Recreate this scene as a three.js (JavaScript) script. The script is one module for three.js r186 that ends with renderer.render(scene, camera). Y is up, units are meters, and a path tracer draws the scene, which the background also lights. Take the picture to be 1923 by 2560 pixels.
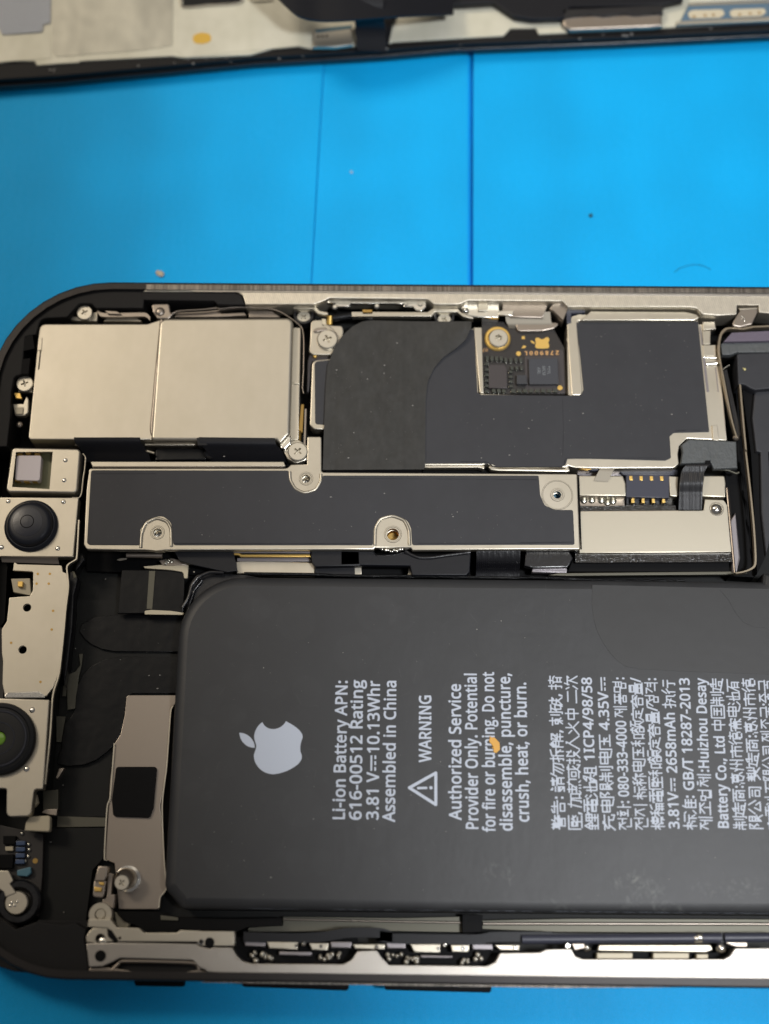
import * as THREE from 'three';
import { mergeGeometries, toCreasedNormals, mergeVertices } from 'three/addons/utils/BufferGeometryUtils.js';
import { TessellateModifier } from 'three/addons/modifiers/TessellateModifier.js';
import { ImprovedNoise } from 'three/addons/math/ImprovedNoise.js';
import { Brush, Evaluator, SUBTRACTION } from 'three-bvh-csg';

// ------------------------------------------------------------------ camera, light, exposure
const scene = new THREE.Scene();
const camera = new THREE.PerspectiveCamera(38.166, 769 / 1024, 0.01, 20);
camera.position.set(0, 0.1495, 0.04372);
camera.lookAt(0, 0.0065, 0);
camera.focus = 0.149;
camera.userData.fStop = 15;
scene.background = new THREE.Color(0.115, 0.112, 0.115);          // the dim room
const key = new THREE.SpotLight(new THREE.Color(0.95, 0.97, 1), 0.183, 0, 0.54, 0.1, 2);   // desk lamp close by on the right, its cone edge standing in for the photographer's shadow
key.name = 'desk_lamp'; key.position.set(0.09, 0.27, 0.055); key.target.position.set(0.125, 0, -0.02);
key.castShadow = true; key.shadow.radius = 0.9; key.shadow.mapSize.set(2048, 2048);
key.shadow.camera.near = 0.05; key.shadow.camera.far = 2; scene.add(key, key.target);
const soft = new THREE.SpotLight(new THREE.Color(1, 0.87, 0.7), 1.42, 0, 0.21, 1, 2);    // warmer lamp farther back on the left
soft.name = 'back_lamp'; soft.position.set(-0.42, 0.62, -0.38); soft.target.position.set(0, 0, -0.10);
soft.castShadow = true; soft.shadow.radius = 7; soft.shadow.mapSize.set(1024, 1024); scene.add(soft, soft.target);
const fillPanel = new THREE.RectAreaLight(new THREE.Color(1, 0.9, 0.75), 0.7, 0.62, 0.5);  // added unseen panel: fill, and something for the metals to reflect
fillPanel.name = 'added_fill_panel'; fillPanel.position.set(-0.02, 0.8, -0.42); fillPanel.lookAt(0, 0, -0.03); scene.add(fillPanel);

const renderer = new THREE.WebGLRenderer({ antialias: true });
renderer.setSize(769, 1024);
renderer.toneMapping = THREE.LinearToneMapping;
renderer.toneMappingExposure = 1;
renderer.shadowMap.enabled = true;

// ------------------------------------------------------------------ helpers (all lengths in millimetres until a mesh is made)
let seed = 20241;
const rnd = () => { seed = (seed * 1664525 + 1013904223) >>> 0; return seed / 4294967296; };
const MM = 0.001, noise = new ImprovedNoise(), V3 = (x, y, z) => new THREE.Vector3(x, y, z);
const origins = new Map(), taken = new Map();
function numbered(n) { const k = taken.get(n) ?? 0; taken.set(n, k + 1); return k ? n + '_' + String(k).padStart(3, '0') : n; }
function planar(g) {                                   // uv in millimetres, by the face's main direction
  g = g.index ? g.toNonIndexed() : g;
  const p = g.attributes.position, n = g.attributes.normal, uv = new Float32Array(p.count * 2);
  for (let i = 0; i < p.count; i++) {
    const ax = Math.abs(n.getX(i)), ay = Math.abs(n.getY(i)), az = Math.abs(n.getZ(i)), x = p.getX(i), y = p.getY(i), z = p.getZ(i);
    if (ay >= ax * 0.8 && ay >= az * 0.8) { uv[i * 2] = x; uv[i * 2 + 1] = -z; } else if (ax > az) { uv[i * 2] = -z; uv[i * 2 + 1] = y; } else { uv[i * 2] = x; uv[i * 2 + 1] = y; }
  }
  g.setAttribute('uv', new THREE.BufferAttribute(uv, 2));
  for (const k of Object.keys(g.attributes)) if (!['position', 'normal', 'uv'].includes(k)) g.deleteAttribute(k);
  return g;
}
function thing(name, label, category, base, group) {
  const o = new THREE.Group(); o.name = numbered(name); o.position.set(base[0] * MM, base[1] * MM, base[2] * MM);
  o.userData = { label, category }; if (group) o.userData.group = group;
  origins.set(o, base); scene.add(o); return o;
}
function part(parent, name, geoms, mat, label) {
  let g = [].concat(geoms).flat().map(planar); g = g.length > 1 ? mergeGeometries(g) : g[0];
  const b = origins.get(parent);
  g.translate(-b[0], -b[1], -b[2]); g.scale(MM, MM, MM);
  const m = new THREE.Mesh(g, mat); m.name = numbered(name); m.castShadow = m.receiveShadow = true;
  if (label) m.userData.label = label;
  origins.set(m, b); parent.add(m); return m;
}
function copyAt(parent, name, g, mat, x, y, z, turn = 0, sc = 1) {   // a shared geometry (already in metres) put at a place in millimetres
  const b = origins.get(parent), m = new THREE.Mesh(g, mat); m.name = numbered(name);
  m.position.set((x - b[0]) * MM, (y - b[1]) * MM, (z - b[2]) * MM); m.rotation.y = turn; m.scale.setScalar(sc); m.castShadow = m.receiveShadow = true;
  origins.set(m, [x, y, z]); parent.add(m); return m;
}
function rounded(pts, r0 = 0) {                         // polygon with rounded corners -> plain point list
  const out = [], n = pts.length;
  for (let i = 0; i < n; i++) {
    const [x, z, rr] = pts[i], r = rr ?? r0;
    if (!r) { out.push([x, z]); continue; }
    const a = pts[(i + n - 1) % n], b = pts[(i + 1) % n], ux = a[0] - x, uz = a[1] - z, vx = b[0] - x, vz = b[1] - z, lu = Math.hypot(ux, uz), lv = Math.hypot(vx, vz);
    const cos = (ux * vx + uz * vz) / (lu * lv), ang = Math.acos(Math.max(-1, Math.min(1, cos)));
    if (ang > 3.05) { out.push([x, z]); continue; }
    const t = Math.min(r / Math.tan(ang / 2), lu * 0.48, lv * 0.48), rad = t * Math.tan(ang / 2);
    const p0 = [x + ux / lu * t, z + uz / lu * t], p1 = [x + vx / lv * t, z + vz / lv * t];
    const bx = ux / lu + vx / lv, bz = uz / lu + vz / lv, bl = Math.hypot(bx, bz), d = rad / Math.sin(ang / 2), cx = x + bx / bl * d, cz = z + bz / bl * d;
    let a0 = Math.atan2(p0[1] - cz, p0[0] - cx), a1 = Math.atan2(p1[1] - cz, p1[0] - cx);
    while (a1 - a0 > Math.PI) a1 -= 2 * Math.PI; while (a1 - a0 < -Math.PI) a1 += 2 * Math.PI;
    const k = Math.max(3, Math.min(20, Math.ceil(Math.abs(a1 - a0) / 0.16)));
    for (let j = 0; j <= k; j++) { const q = a0 + (a1 - a0) * j / k; out.push([cx + Math.cos(q) * rad, cz + Math.sin(q) * rad]); }
  }
  return out;
}
const toShape = (pts) => new THREE.Shape(pts.map(([x, z]) => new THREE.Vector2(x, -z)));
const disc = (x, z, r, k = 28) => Array.from({ length: k }, (_, i) => [x + Math.cos(i / k * 6.28319) * r, z + Math.sin(i / k * 6.28319) * r]);
function plate(pts, y0, y1, o = {}) {                   // a sheet from y0 up to y1 with rounded corners (r), chamfered edges (b) and holes
  const sh = toShape(rounded(pts, o.r)); for (const h of o.holes ?? []) sh.holes.push(new THREE.Path(rounded(h, o.hr ?? 0).map(([x, z]) => new THREE.Vector2(x, -z))));
  const b = o.b ?? 0;
  let g = new THREE.ExtrudeGeometry(sh, { depth: y1 - y0 - 2 * b, bevelEnabled: b > 0, bevelThickness: b, bevelSize: o.bs ?? b, bevelOffset: -(o.bs ?? b), bevelSegments: o.seg ?? 2, curveSegments: 8 });
  g.rotateX(-Math.PI / 2).translate(0, y0 + b, 0);
  g = toCreasedNormals(g, b ? 0.75 : 0.5);
  const p = g.attributes.position, n = g.attributes.normal, A = V3(), B = V3(), D = V3();
  for (let i = 0; i < p.count; i += 3) {                // flat faces keep flat normals
    A.fromBufferAttribute(p, i); B.fromBufferAttribute(p, i + 1).sub(A); D.fromBufferAttribute(p, i + 2).sub(A); const f = B.cross(D).normalize();
    if (Math.abs(f.y) > 0.99) for (let j = 0; j < 3; j++) n.setXYZ(i + j, 0, Math.sign(f.y), 0);
  }
  return g;
}
function inset(pts, d) {                                // parallel polygon, d inward
  let area = 0; const n = pts.length; for (let i = 0; i < n; i++) { const a = pts[i], b = pts[(i + 1) % n]; area += a[0] * b[1] - b[0] * a[1]; }
  const s = Math.sign(area);
  return pts.map((p, i) => {
    const a = pts[(i + n - 1) % n], b = pts[(i + 1) % n]; let e = [p[0] - a[0], p[1] - a[1]], f = [b[0] - p[0], b[1] - p[1]]; const le = Math.hypot(...e) || 1, lf = Math.hypot(...f) || 1;
    const n1 = [-e[1] / le * s, e[0] / le * s], n2 = [-f[1] / lf * s, f[0] / lf * s], mx = n1[0] + n2[0], mz = n1[1] + n2[1], q = Math.max(0.3, (mx * mx + mz * mz) / 2);
    return [p[0] + mx / q * d, p[1] + mz / q * d, p[2]];
  });
}
function lathe(x, z, prof, k = 36) { const g = new THREE.LatheGeometry(prof.map(([r, y]) => new THREE.Vector2(r, y)), k); g.translate(x, 0, z); return toCreasedNormals(g, 0.6); }
function cyl(x, z, r, y0, y1, b = 0.06, k = 32) { return lathe(x, z, [[r, y0], [r, y1 - b], [r - b, y1], [0.0001, y1]], k); }
function ringAt(x, z, r0, r1, y0, y1, b = 0.05) { return lathe(x, z, [[r0, y0], [r0, y1 - b], [r0 + b, y1], [r1 - b, y1], [r1, y1 - b], [r1, y0]]); }
function ball(x, y, z, r, sy = 1, k = 14) { const g = new THREE.SphereGeometry(r, k, k); g.scale(1, sy, 1); g.translate(x, y, z); return g; }
function tube(pts, r, k = 40, rs = 8) { return new THREE.TubeGeometry(new THREE.CatmullRomCurve3(pts.map((p) => V3(...p)), false, 'catmullrom', 0.3), k, r, rs, false); }
function rod(a, b, r, k = 20) {
  const A = V3(...a), B = V3(...b), d = B.clone().sub(A), g = new THREE.CylinderGeometry(r, r, d.length(), k);
  g.applyQuaternion(new THREE.Quaternion().setFromUnitVectors(V3(0, 1, 0), d.normalize())); g.translate((A.x + B.x) / 2, (A.y + B.y) / 2, (A.z + B.z) / 2); return g;
}
function ribbon(path, side, th = 0.12, smooth = true) { // a bent strip: path of [x, y, z] down its middle, side = [dx, dz] half width, th its thickness
  const c = smooth ? new THREE.CatmullRomCurve3(path.map((p) => V3(...p)), false, 'catmullrom', 0.4).getPoints(path.length * 8) : path.map((p) => V3(...p));
  const s = V3(side[0], 0, side[1]), sn = s.clone().normalize(), pos = [], idx = [], q = [];
  c.forEach((p, i) => {
    const t = c[Math.min(i + 1, c.length - 1)].clone().sub(c[Math.max(i - 1, 0)]).normalize(), n = sn.clone().cross(t).normalize(); if (n.y < -0.001) n.negate();
    if (q.length && n.dot(q[q.length - 1]) < 0) n.negate(); q.push(n);
    for (const [a, b] of [[-1, 0.5], [1, 0.5], [1, -0.5], [-1, -0.5]]) { const v = p.clone().addScaledVector(s, a).addScaledVector(n, b * th); pos.push(v.x, v.y, v.z); }
  });
  for (let i = 0; i < c.length - 1; i++) for (let j = 0; j < 4; j++) { const a = i * 4 + j, b = i * 4 + (j + 1) % 4; idx.push(a, b, a + 4, b, b + 4, a + 4); }
  const e = (c.length - 1) * 4; idx.push(0, 2, 1, 0, 3, 2, e, e + 1, e + 2, e, e + 2, e + 3);
  const g = new THREE.BufferGeometry(); g.setAttribute('position', new THREE.Float32BufferAttribute(pos, 3)); g.setIndex(idx);
  return toCreasedNormals(g, 0.6);
}
const lift = (pts, y) => pts.map(([x, z]) => [x, y, z]);
const mid = (a, b, t = 0.5) => [a[0] + (b[0] - a[0]) * t, a[1] + (b[1] - a[1]) * t];
function dimple(x, z, y, r = 0.16) { return ball(x, y, z, r, 0.5, 10); }
function bezier(pts, k = 10) {                          // [start, c1, c2, end, c1, c2, end ...] -> points
  const out = [];
  for (let i = 0; i + 3 < pts.length; i += 3) for (let j = 0; j < k; j++) { const t = j / k, u = 1 - t, w = [u * u * u, 3 * u * u * t, 3 * u * t * t, t * t * t]; out.push([0, 1].map((c) => w.reduce((s, q, m) => s + q * pts[i + m][c], 0))); }
  return out;
}

// ------------------------------------------------------------------ textures and materials
function tex(size, fn, srgb) {
  const d = new Uint8Array(size * size * 4);
  for (let y = 0; y < size; y++) for (let x = 0; x < size; x++) { const v = fn(x / size, y / size), o = (y * size + x) * 4; for (let c = 0; c < 3; c++) d[o + c] = Math.max(0, Math.min(255, Math.round((Array.isArray(v) ? v[c] : v) * 255))); d[o + 3] = 255; }
  const t = new THREE.DataTexture(d, size, size); t.wrapS = t.wrapT = THREE.RepeatWrapping; t.magFilter = THREE.LinearFilter; t.minFilter = THREE.LinearMipmapLinearFilter; t.generateMipmaps = true;
  if (srgb) t.colorSpace = THREE.SRGBColorSpace; t.needsUpdate = true; return t;
}
const per = (u, v, f, s = 0) => { const a = u * 6.28319, b = v * 6.28319, r = f / 6.28319; return noise.noise(Math.cos(a) * r + s, Math.sin(a) * r + s * 2.3, Math.cos(b) * r + 7.1) * 0.5 + noise.noise(Math.sin(b) * r + s, Math.cos(a) * r + 3.3, Math.sin(a) * r - s) * 0.5; };
const tBrush = tex(512, (u, v) => 0.5 + 0.35 * per(u, v * 1, 3) + 0.3 * per(u, v, 9, 5) + 0.25 * (rnd() - 0.5));
const tFine = tex(512, (u, v) => 0.5 + 0.5 * (rnd() - 0.5) + 0.3 * per(u, v, 12, 2));
const tCloud = tex(512, (u, v) => { const a = 0.5 + 0.55 * per(u, v, 4, 1) + 0.35 * per(u, v, 11, 3) + 0.2 * per(u, v, 30, 8); return a; });
const tHatch = tex(512, (u, v) => { const h = Math.sin((u * 44 + v * 12) * 6.28319); return 0.5 + 0.22 * h + 0.45 * (rnd() - 0.5) + 0.3 * per(u, v, 14, 4); });
const tSpark = tex(512, (u, v) => { const k = 0.93 + 0.04 * Math.sin((u * 44 + v * 12) * 6.28319) + 0.06 * per(u, v, 26, 4) - (rnd() < 0.012 ? 0.3 : 0); return [k, k, k]; }, true);
const tStreak = (() => { const col = Array.from({ length: 512 }, () => rnd()); return tex(512, (u) => 0.35 + 0.5 * col[Math.floor(u * 512)]); })();
const tWear = (() => {                                  // finger marks, wipes and hair scratches: they change the gloss only
  const cv = document.createElement('canvas'); cv.width = cv.height = 1024; const c = cv.getContext('2d'); c.fillStyle = 'rgb(200,200,200)'; c.fillRect(0, 0, 1024, 1024);
  for (let i = 0; i < 160; i++) { const g = rnd() < 0.5 ? 255 : 130; c.fillStyle = `rgba(${g},${g},${g},${0.03 + rnd() * 0.06})`; c.beginPath(); c.ellipse(rnd() * 1024, rnd() * 1024, 20 + rnd() * 120, 10 + rnd() * 50, rnd() * 3, 0, 7); c.fill(); }
  for (let i = 0; i < 900; i++) { const g = rnd() < 0.6 ? 255 : 120, a = -0.5 + rnd() * 0.9, l = 8 + rnd() * 60, x = rnd() * 1024, y = rnd() * 1024; c.strokeStyle = `rgba(${g},${g},${g},${0.08 + rnd() * 0.22})`; c.lineWidth = 0.6 + rnd() * 1.2; c.beginPath(); c.moveTo(x, y); c.lineTo(x + Math.cos(a) * l, y + Math.sin(a) * l); c.stroke(); }
  const t = new THREE.CanvasTexture(cv); t.wrapS = t.wrapT = THREE.RepeatWrapping; return t;
})();
const at = (t, mm, mm2) => { const c = t.clone(); c.repeat.set(1 / mm, 1 / (mm2 ?? mm)); c.needsUpdate = true; return c; };
const std = (o) => new THREE.MeshStandardMaterial(o), C = (r, g, b) => new THREE.Color().setRGB(r, g, b);
const tint = (lo, hi, t) => tex(256, (u, v) => { const k = Math.max(0, Math.min(1, 0.5 + 0.6 * per(u, v, 5, t) + 0.4 * per(u, v, 17, t + 4))); return lo.map((a, i) => a + (hi[i] - a) * k); }, true);
const M = {
  nickel: std({ color: C(0.6, 0.553, 0.462), metalness: 0.92, roughness: 0.52, roughnessMap: at(tWear, 34), bumpMap: at(tBrush, 7), bumpScale: 5e-6, map: at(tint([0.965, 0.965, 0.955], [1, 1, 1], 3), 13) }),
  nickelPale: std({ color: C(0.54, 0.495, 0.4), metalness: 0.9, roughness: 0.42, bumpMap: at(tBrush, 7), bumpScale: 4e-6 }),
  nickelDark: std({ color: C(0.36, 0.312, 0.265), metalness: 0.9, roughness: 0.38, bumpMap: at(tBrush, 6), bumpScale: 4e-6 }),
  groove: std({ color: C(0.28, 0.26, 0.27), metalness: 0.8, roughness: 0.45 }),
  satin: std({ color: C(0.42, 0.385, 0.32), metalness: 0.75, roughness: 0.72 }),
  chrome: std({ color: C(0.8, 0.77, 0.7), metalness: 1, roughness: 0.18, bumpMap: at(tFine, 2), bumpScale: 3e-6 }),
  steel: std({ color: C(0.43, 0.4, 0.36), metalness: 0.95, roughness: 0.4, bumpMap: at(tHatch, 9, 9), bumpScale: 1.4e-5 }),
  steelRough: std({ color: C(0.8, 0.74, 0.62), metalness: 0.9, roughness: 0.45, bumpMap: at(tHatch, 7, 7), bumpScale: 1e-5, map: at(tSpark, 10) }),
  frame: std({ color: C(0.034, 0.031, 0.03), metalness: 0.75, roughness: 0.42, bumpMap: at(tFine, 5), bumpScale: 8e-6 }),
  milled: std({ color: C(0.3, 0.27, 0.235), metalness: 0.85, roughness: 0.4, map: at(tStreak, 70, 70), bumpMap: at(tFine, 3), bumpScale: 1.5e-5 }),
  plastic: new THREE.MeshPhysicalMaterial({ color: C(0.009, 0.0085, 0.009), specularIntensity: 0.5, roughness: 0.55, bumpMap: at(tFine, 4), bumpScale: 1e-5 }),
  black: new THREE.MeshPhysicalMaterial({ color: C(0.002, 0.002, 0.0025), roughness: 0.6, specularIntensity: 0.3 }),
  floor: new THREE.MeshPhysicalMaterial({ color: C(0.014, 0.0145, 0.014), specularIntensity: 0.4, roughness: 0.55, bumpMap: at(tCloud, 12), bumpScale: 2e-5 }),
  gloss: new THREE.MeshPhysicalMaterial({ color: C(0.008, 0.008, 0.01), roughness: 0.3, clearcoat: 0.25, clearcoatRoughness: 0.25, bumpMap: at(tCloud, 5), bumpScale: 4e-5 }),
  tape: new THREE.MeshPhysicalMaterial({ color: C(0.008, 0.0085, 0.0115), specularIntensity: 0.6, roughness: 0.45, bumpMap: at(tFine, 5), bumpScale: 6e-6 }),
  graphite: std({ color: C(0.027, 0.028, 0.0335), roughness: 0.56, bumpMap: at(tCloud, 30), bumpScale: 5e-5, map: at(tint([0.9, 0.9, 0.91], [1, 1, 1], 6), 14) }),
  smudge: std({ color: C(0.036, 0.036, 0.0345), roughness: 0.46, bumpMap: at(tCloud, 24), bumpScale: 8e-5, map: at(tint([0.68, 0.68, 0.66], [1, 1, 1], 9), 7) }),
  foam: std({ color: C(0.085, 0.092, 0.094), roughness: 0.55, bumpMap: at(tCloud, 5), bumpScale: 1.2e-4 }),
  flex: new THREE.MeshPhysicalMaterial({ color: C(0.0035, 0.0038, 0.0045), roughness: 0.34, specularIntensity: 0.55, bumpMap: at(tCloud, 20), bumpScale: 6e-5 }),
  wet: new THREE.MeshPhysicalMaterial({ color: C(0.01, 0.01, 0.011), roughness: 0.2, clearcoat: 1, clearcoatRoughness: 0.1, bumpMap: at(tCloud, 6, 3), bumpScale: 5e-4 }),
  film: std({ color: C(0.026, 0.0262, 0.0268), roughness: 0.5, bumpMap: at(tCloud, 30), bumpScale: 3e-5 }),
  ribFlex: std({ color: C(0.012, 0.012, 0.014), roughness: 0.42, bumpMap: at(tStreak, 12, 12), bumpScale: 5e-5 }),
  pcb: std({ color: C(0.028, 0.024, 0.022), roughness: 0.45 }),
  chip: std({ color: C(0.04, 0.042, 0.048), roughness: 0.4, bumpMap: at(tFine, 3), bumpScale: 8e-6 }),
  chipBrown: std({ color: C(0.055, 0.047, 0.048), roughness: 0.4 }),
  comp: std({ color: C(0.05, 0.055, 0.045), roughness: 0.3 }),
  solder: std({ color: C(0.6, 0.58, 0.5), metalness: 1, roughness: 0.25 }),
  solderDull: std({ color: C(0.4, 0.38, 0.33), metalness: 0.9, roughness: 0.4 }),
  gold: std({ color: C(0.83, 0.55, 0.16), metalness: 0.75, roughness: 0.4 }),
  goldDark: std({ color: C(0.5, 0.32, 0.1), metalness: 0.9, roughness: 0.35 }),
  lens: new THREE.MeshPhysicalMaterial({ color: C(0.006, 0.008, 0.016), roughness: 0.42, clearcoat: 0.2, clearcoatRoughness: 0.3 }),
  glassBlue: new THREE.MeshPhysicalMaterial({ color: C(0.006, 0.009, 0.022), roughness: 0.32, clearcoat: 0.5, clearcoatRoughness: 0.2, bumpMap: at(tCloud, 8), bumpScale: 1.5e-5 }),
  lensMatt: new THREE.MeshPhysicalMaterial({ color: C(0.006, 0.007, 0.009), roughness: 0.5, specularIntensity: 0.7 }),
  green: new THREE.MeshPhysicalMaterial({ color: C(0.2, 0.42, 0.03), roughness: 0.25, clearcoat: 1 }),
  diffuser: std({ color: C(0.85, 0.78, 0.8), roughness: 0.6 }),
  pcbGreen: std({ color: C(0.2, 0.2, 0.11), roughness: 0.5 }),
  purple: std({ color: C(0.17, 0.145, 0.19), metalness: 0.3, roughness: 0.55, bumpMap: at(tFine, 3), bumpScale: 4e-5 }),
  clear: new THREE.MeshPhysicalMaterial({ color: C(0.3, 0.3, 0.3), roughness: 0.12, transmission: 0.85, thickness: 0 }),
  ceramicBlue: std({ color: C(0.06, 0.1, 0.2), roughness: 0.35 }),
  ceramicTeal: std({ color: C(0.1, 0.24, 0.32), roughness: 0.35 }),
  contactBlue: std({ color: C(0.1, 0.17, 0.24), roughness: 0.5 }),
  cream: std({ color: C(0.62, 0.55, 0.4), roughness: 0.45 }),
  bronze: std({ color: C(0.3, 0.25, 0.18), metalness: 0.7, roughness: 0.4 }),
  olive: std({ color: C(0.12, 0.115, 0.09), metalness: 0.6, roughness: 0.5 }),
  blueBlack: std({ color: C(0.045, 0.048, 0.07), roughness: 0.4 }),
  dust_and_glints: std({ color: C(0.3, 0.29, 0.27), roughness: 0.9 }),
};

// ------------------------------------------------------------------ the mat
const tMat = tex(512, (u, v) => 0.5 + 0.4 * (rnd() - 0.5) + 0.35 * per(u, v, 20, 11));
const cMat = tex(512, (u, v) => { const k = 0.94 + 0.05 * per(u, v, 4, 2) + 0.06 * (rnd() - 0.5); return [0.03 * k, 0.73 * k, 1.02 * k]; }, true);
M.mat = new THREE.MeshPhysicalMaterial({ map: at(cMat, 24), roughness: 0.5, specularIntensity: 0.4, bumpMap: at(tMat, 14), bumpScale: 5e-5 });
{
  const mat = thing('silicone_mat', 'bright blue silicone repair mat under the opened phone, divided by thin grooves', 'mat', [0, -3, 0]);
  part(mat, 'mat_base', plate([[-420, -330], [420, -330], [420, 260], [-420, 260]], -3, -1.0, { b: 0.3 }), M.mat);
  const a = [[-6.98,-58.13]], b = [[-8.09,-28.32]], c = [[10.08,-59.21]], d = [[9.51,-28.12]];
  const run = (p, q, z) => p[0] + (q[0] - p[0]) * (z - p[1]) / (q[1] - p[1]);
  const A = (z) => run(a[0], b[0], z), D = (z) => run(c[0], d[0], z), z0 = -330, z1 = 12;
  part(mat, 'mat_panel', plate([[-420, z0], [A(z0) - 0.02, z0], [A(z1) - 0.02, z1], [-420, z1]], -1, 0.16, { b: 0.22, bs: 0.4, seg: 4 }), M.mat);
  part(mat, 'mat_panel', plate([[A(z0) + 0.02, z0], [D(z0) - 0.3, z0], [D(z1) - 0.3, z1], [A(z1) + 0.02, z1]], -1, -0.03, { b: 0.05 }), M.mat);
  part(mat, 'mat_panel', plate([[D(z0) + 0.3, z0], [420, z0], [420, z1], [D(z1) + 0.3, z1]], -1, 0, { b: 0.12 }), M.mat);
  part(mat, 'mat_panel', plate([[-420, z1 + 0.6], [420, z1 + 0.6], [420, 260], [-420, 260]], -1, 0, { b: 0.12 }), M.mat);
}

// ------------------------------------------------------------------ the phone
const phone = thing('opened_smartphone', 'opened smartphone lying on the blue mat with its battery and circuit board bare', 'smartphone', [0, 0, -2]);
const P = (name, g, m, label) => part(phone, name, g, m, label);
const outline = rounded([[-41.14,-25.7,12],[48.35,-25],[41.97,45.9],[-40.69,44.95,11.5]]);

// back, frame and black corner trim
P('back_panel', plate(inset(outline, 0.25), 0.05, 0.9), M.floor);
const frame = P('frame', plate(outline, 0.15, 6.4, { b: 0.22, seg: 3, holes: [inset(outline, 0.62)] }), M.frame, 'dark metal frame round the phone');
P('frame_bevel', [plate([[-25.31,-25.29],[44.02,-24.76],[43.98,-24.25],[-25.28,-24.67]], 6.2, 6.43, { b: 0.04 })], M.milled, 'milled brownish edge along the upper side of the frame');
P('frame_bevel', [plate([...[[-15.6,45.02]], ...[[36.5,45.49],[36.48,45.69],[16.17,45.8]], ...[[-17.03,45.31]]], 6.0, 6.22, { b: 0.03 })], M.milled);
const side = { r: 0.3, b: 0.12 };
P('side_button', plate([[-23.54,44.76],[-18.79,44.76],[-18.79,45.72],[-23.45,45.65]], 2.6, 3.9, side), M.black, 'short mute switch at the left of the frame\'s lower side');
P('side_button', plate([[-13.41,44.76],[-3.33,44.76],[-3.36,46.08],[-13.35,45.72]], 2.6, 3.9, side), M.black, 'long volume button in the middle of the frame\'s lower side');
P('side_button', plate([[-0.13,44.76],[10.1,44.76],[10,46.26],[-0.02,46.01]], 2.6, 3.9, side), M.black, 'long volume button at the right of the frame\'s lower side');
P('corner_trim', plate([...[[-22.73,-25.17],[-25.64,-24.61]], ...[[-25.47,-23.67,0.5],[-25.55,-22.72],[-30.52,-22.72],[-31.06,-23.25],[-32.33,-23.25,0.5],[-33.28,-22.03],[-33.51,-21.68,0.5],[-36.3,-21.54,0.8],[-36.68,-19.68],[-37.78,-19.47],[-37.88,-15.18],[-38.61,-14.91,0.4],[-38.79,-13.16],[-38.68,-10.49],[-38.79,-7.19]], ...[[-40.4,-7.19],[-40.38,-11.82],[-40.05,-16.4],[-39.62,-18.31],[-38.74,-20.23],[-37.72,-21.82],[-36.53,-23.07],[-34.94,-24.12],[-32.95,-24.96],[-30.42,-25.45],[-27.99,-25.57]]], 1, 6.02, { b: 0.1 }), M.plastic, 'black plastic filling the upper left corner');
P('corner_trim', plate([...[[-25.89,-24.54]], ...[[-22.82,-24.54],[-18.74,-24.58],[-15.92,-24.51,0.8],[-15.15,-24.09,0.6],[-14.8,-23.12]], ...[[-17.67,-23.12],[-18.06,-23.53],[-22.4,-23.6]], ...[[-25.59,-23.65]]], 3, 6.06, { b: 0.1 }), M.plastic, 'black plastic strip along the upper rail');
P('corner_trim', plate([[-40.05,37.4],[-36.07,39.6],[-34.49,40.58],[-32.52,39.85,0.3],[-29.97,40.21],[-28.97,39.97],[-27.93,40.58],[-28.03,41.43],[-27.83,42.15],[-27.44,44.55],[-31.94,44.58],[-34.46,44.34],[-35.74,43.95],[-39.64,42.27]], 1, 5.62, { b: 0.12 }), M.plastic, 'black plastic filling the lower left corner');
P('corner_trim', plate([[-32.84,39.69],[-28.12,39.69],[-28.05,40.91],[-32.76,40.91]], 1, 4.2, { b: 0.1 }), M.plastic);

// upper rail
P('upper_rail', plate([...[[-25.33,-24.87]], ...[[44.04,-24.26]], ...[[43.83,-21.72]], ...[[39.57,-22.14],[39.57,-22.98],[37.28,-22.98],[37.14,-21.91],[35.23,-21.8,0.3],[33.59,-21.94,0.5],[33,-22.63,0.4],[32.24,-22.77],[21.17,-22.77]]
  , ...[[21.21,-22.84],[19.42,-22.77],[18.81,-23.46,0.3],[8.75,-23.52,0.4]], ...[[8.11,-23.16,0.4],[7.73,-23.07],[5.28,-23.07],[4.55,-23.71,0.6],[-5.9,-23.81,0.6]], ...[[-6.33,-23.53,0.5],[-7.4,-23.1,0.3],[-14.7,-23.07],[-15.01,-24.16,0.6],[-15.65,-24.51],[-18.72,-24.58],[-22.55,-24.51]], ...[[-25.61,-24.54]]], 3.4, 6.2, { b: 0.08 }), M.steelRough, 'bright milled metal rail along the top of the phone');
P('rail_step', plate([...[[-20.43,-24.96],[44.03,-24.4],[43.99,-23.94],[-20.42,-24.49]]], 5, 6.32, { b: 0.06 }), M.steel);
const lip = [
  [[-9.69,-23.37],[-7.39,-23.3,0.2],[-6.87,-22.78,0.2],[-6.03,-22.6],[-6.03,-22.34],[-7.09,-22.45,0.2],[-7.64,-22.98,0.2],[-9.69,-23.01]],
  [[-3.49,-22.67],[-2.32,-22.67],[-2.29,-22.45],[-1.29,-22.45],[-1.27,-22.67],[4.59,-22.64,0.2],[5.19,-23.09,0.2],[7.84,-23.02,0.2],[8.18,-22.57,0.2],[9.42,-22.09],[9.42,-21.86],[8.27,-22.14,0.3],[7.77,-22.64,0.2],[5.36,-22.67,0.2],[4.95,-22.14,0.3],[-3.49,-22.14]],
];
for (const q of lip) P('rail_lip', plate(q, 4.3, 5.2, { b: 0.06 }), M.nickel);
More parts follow.
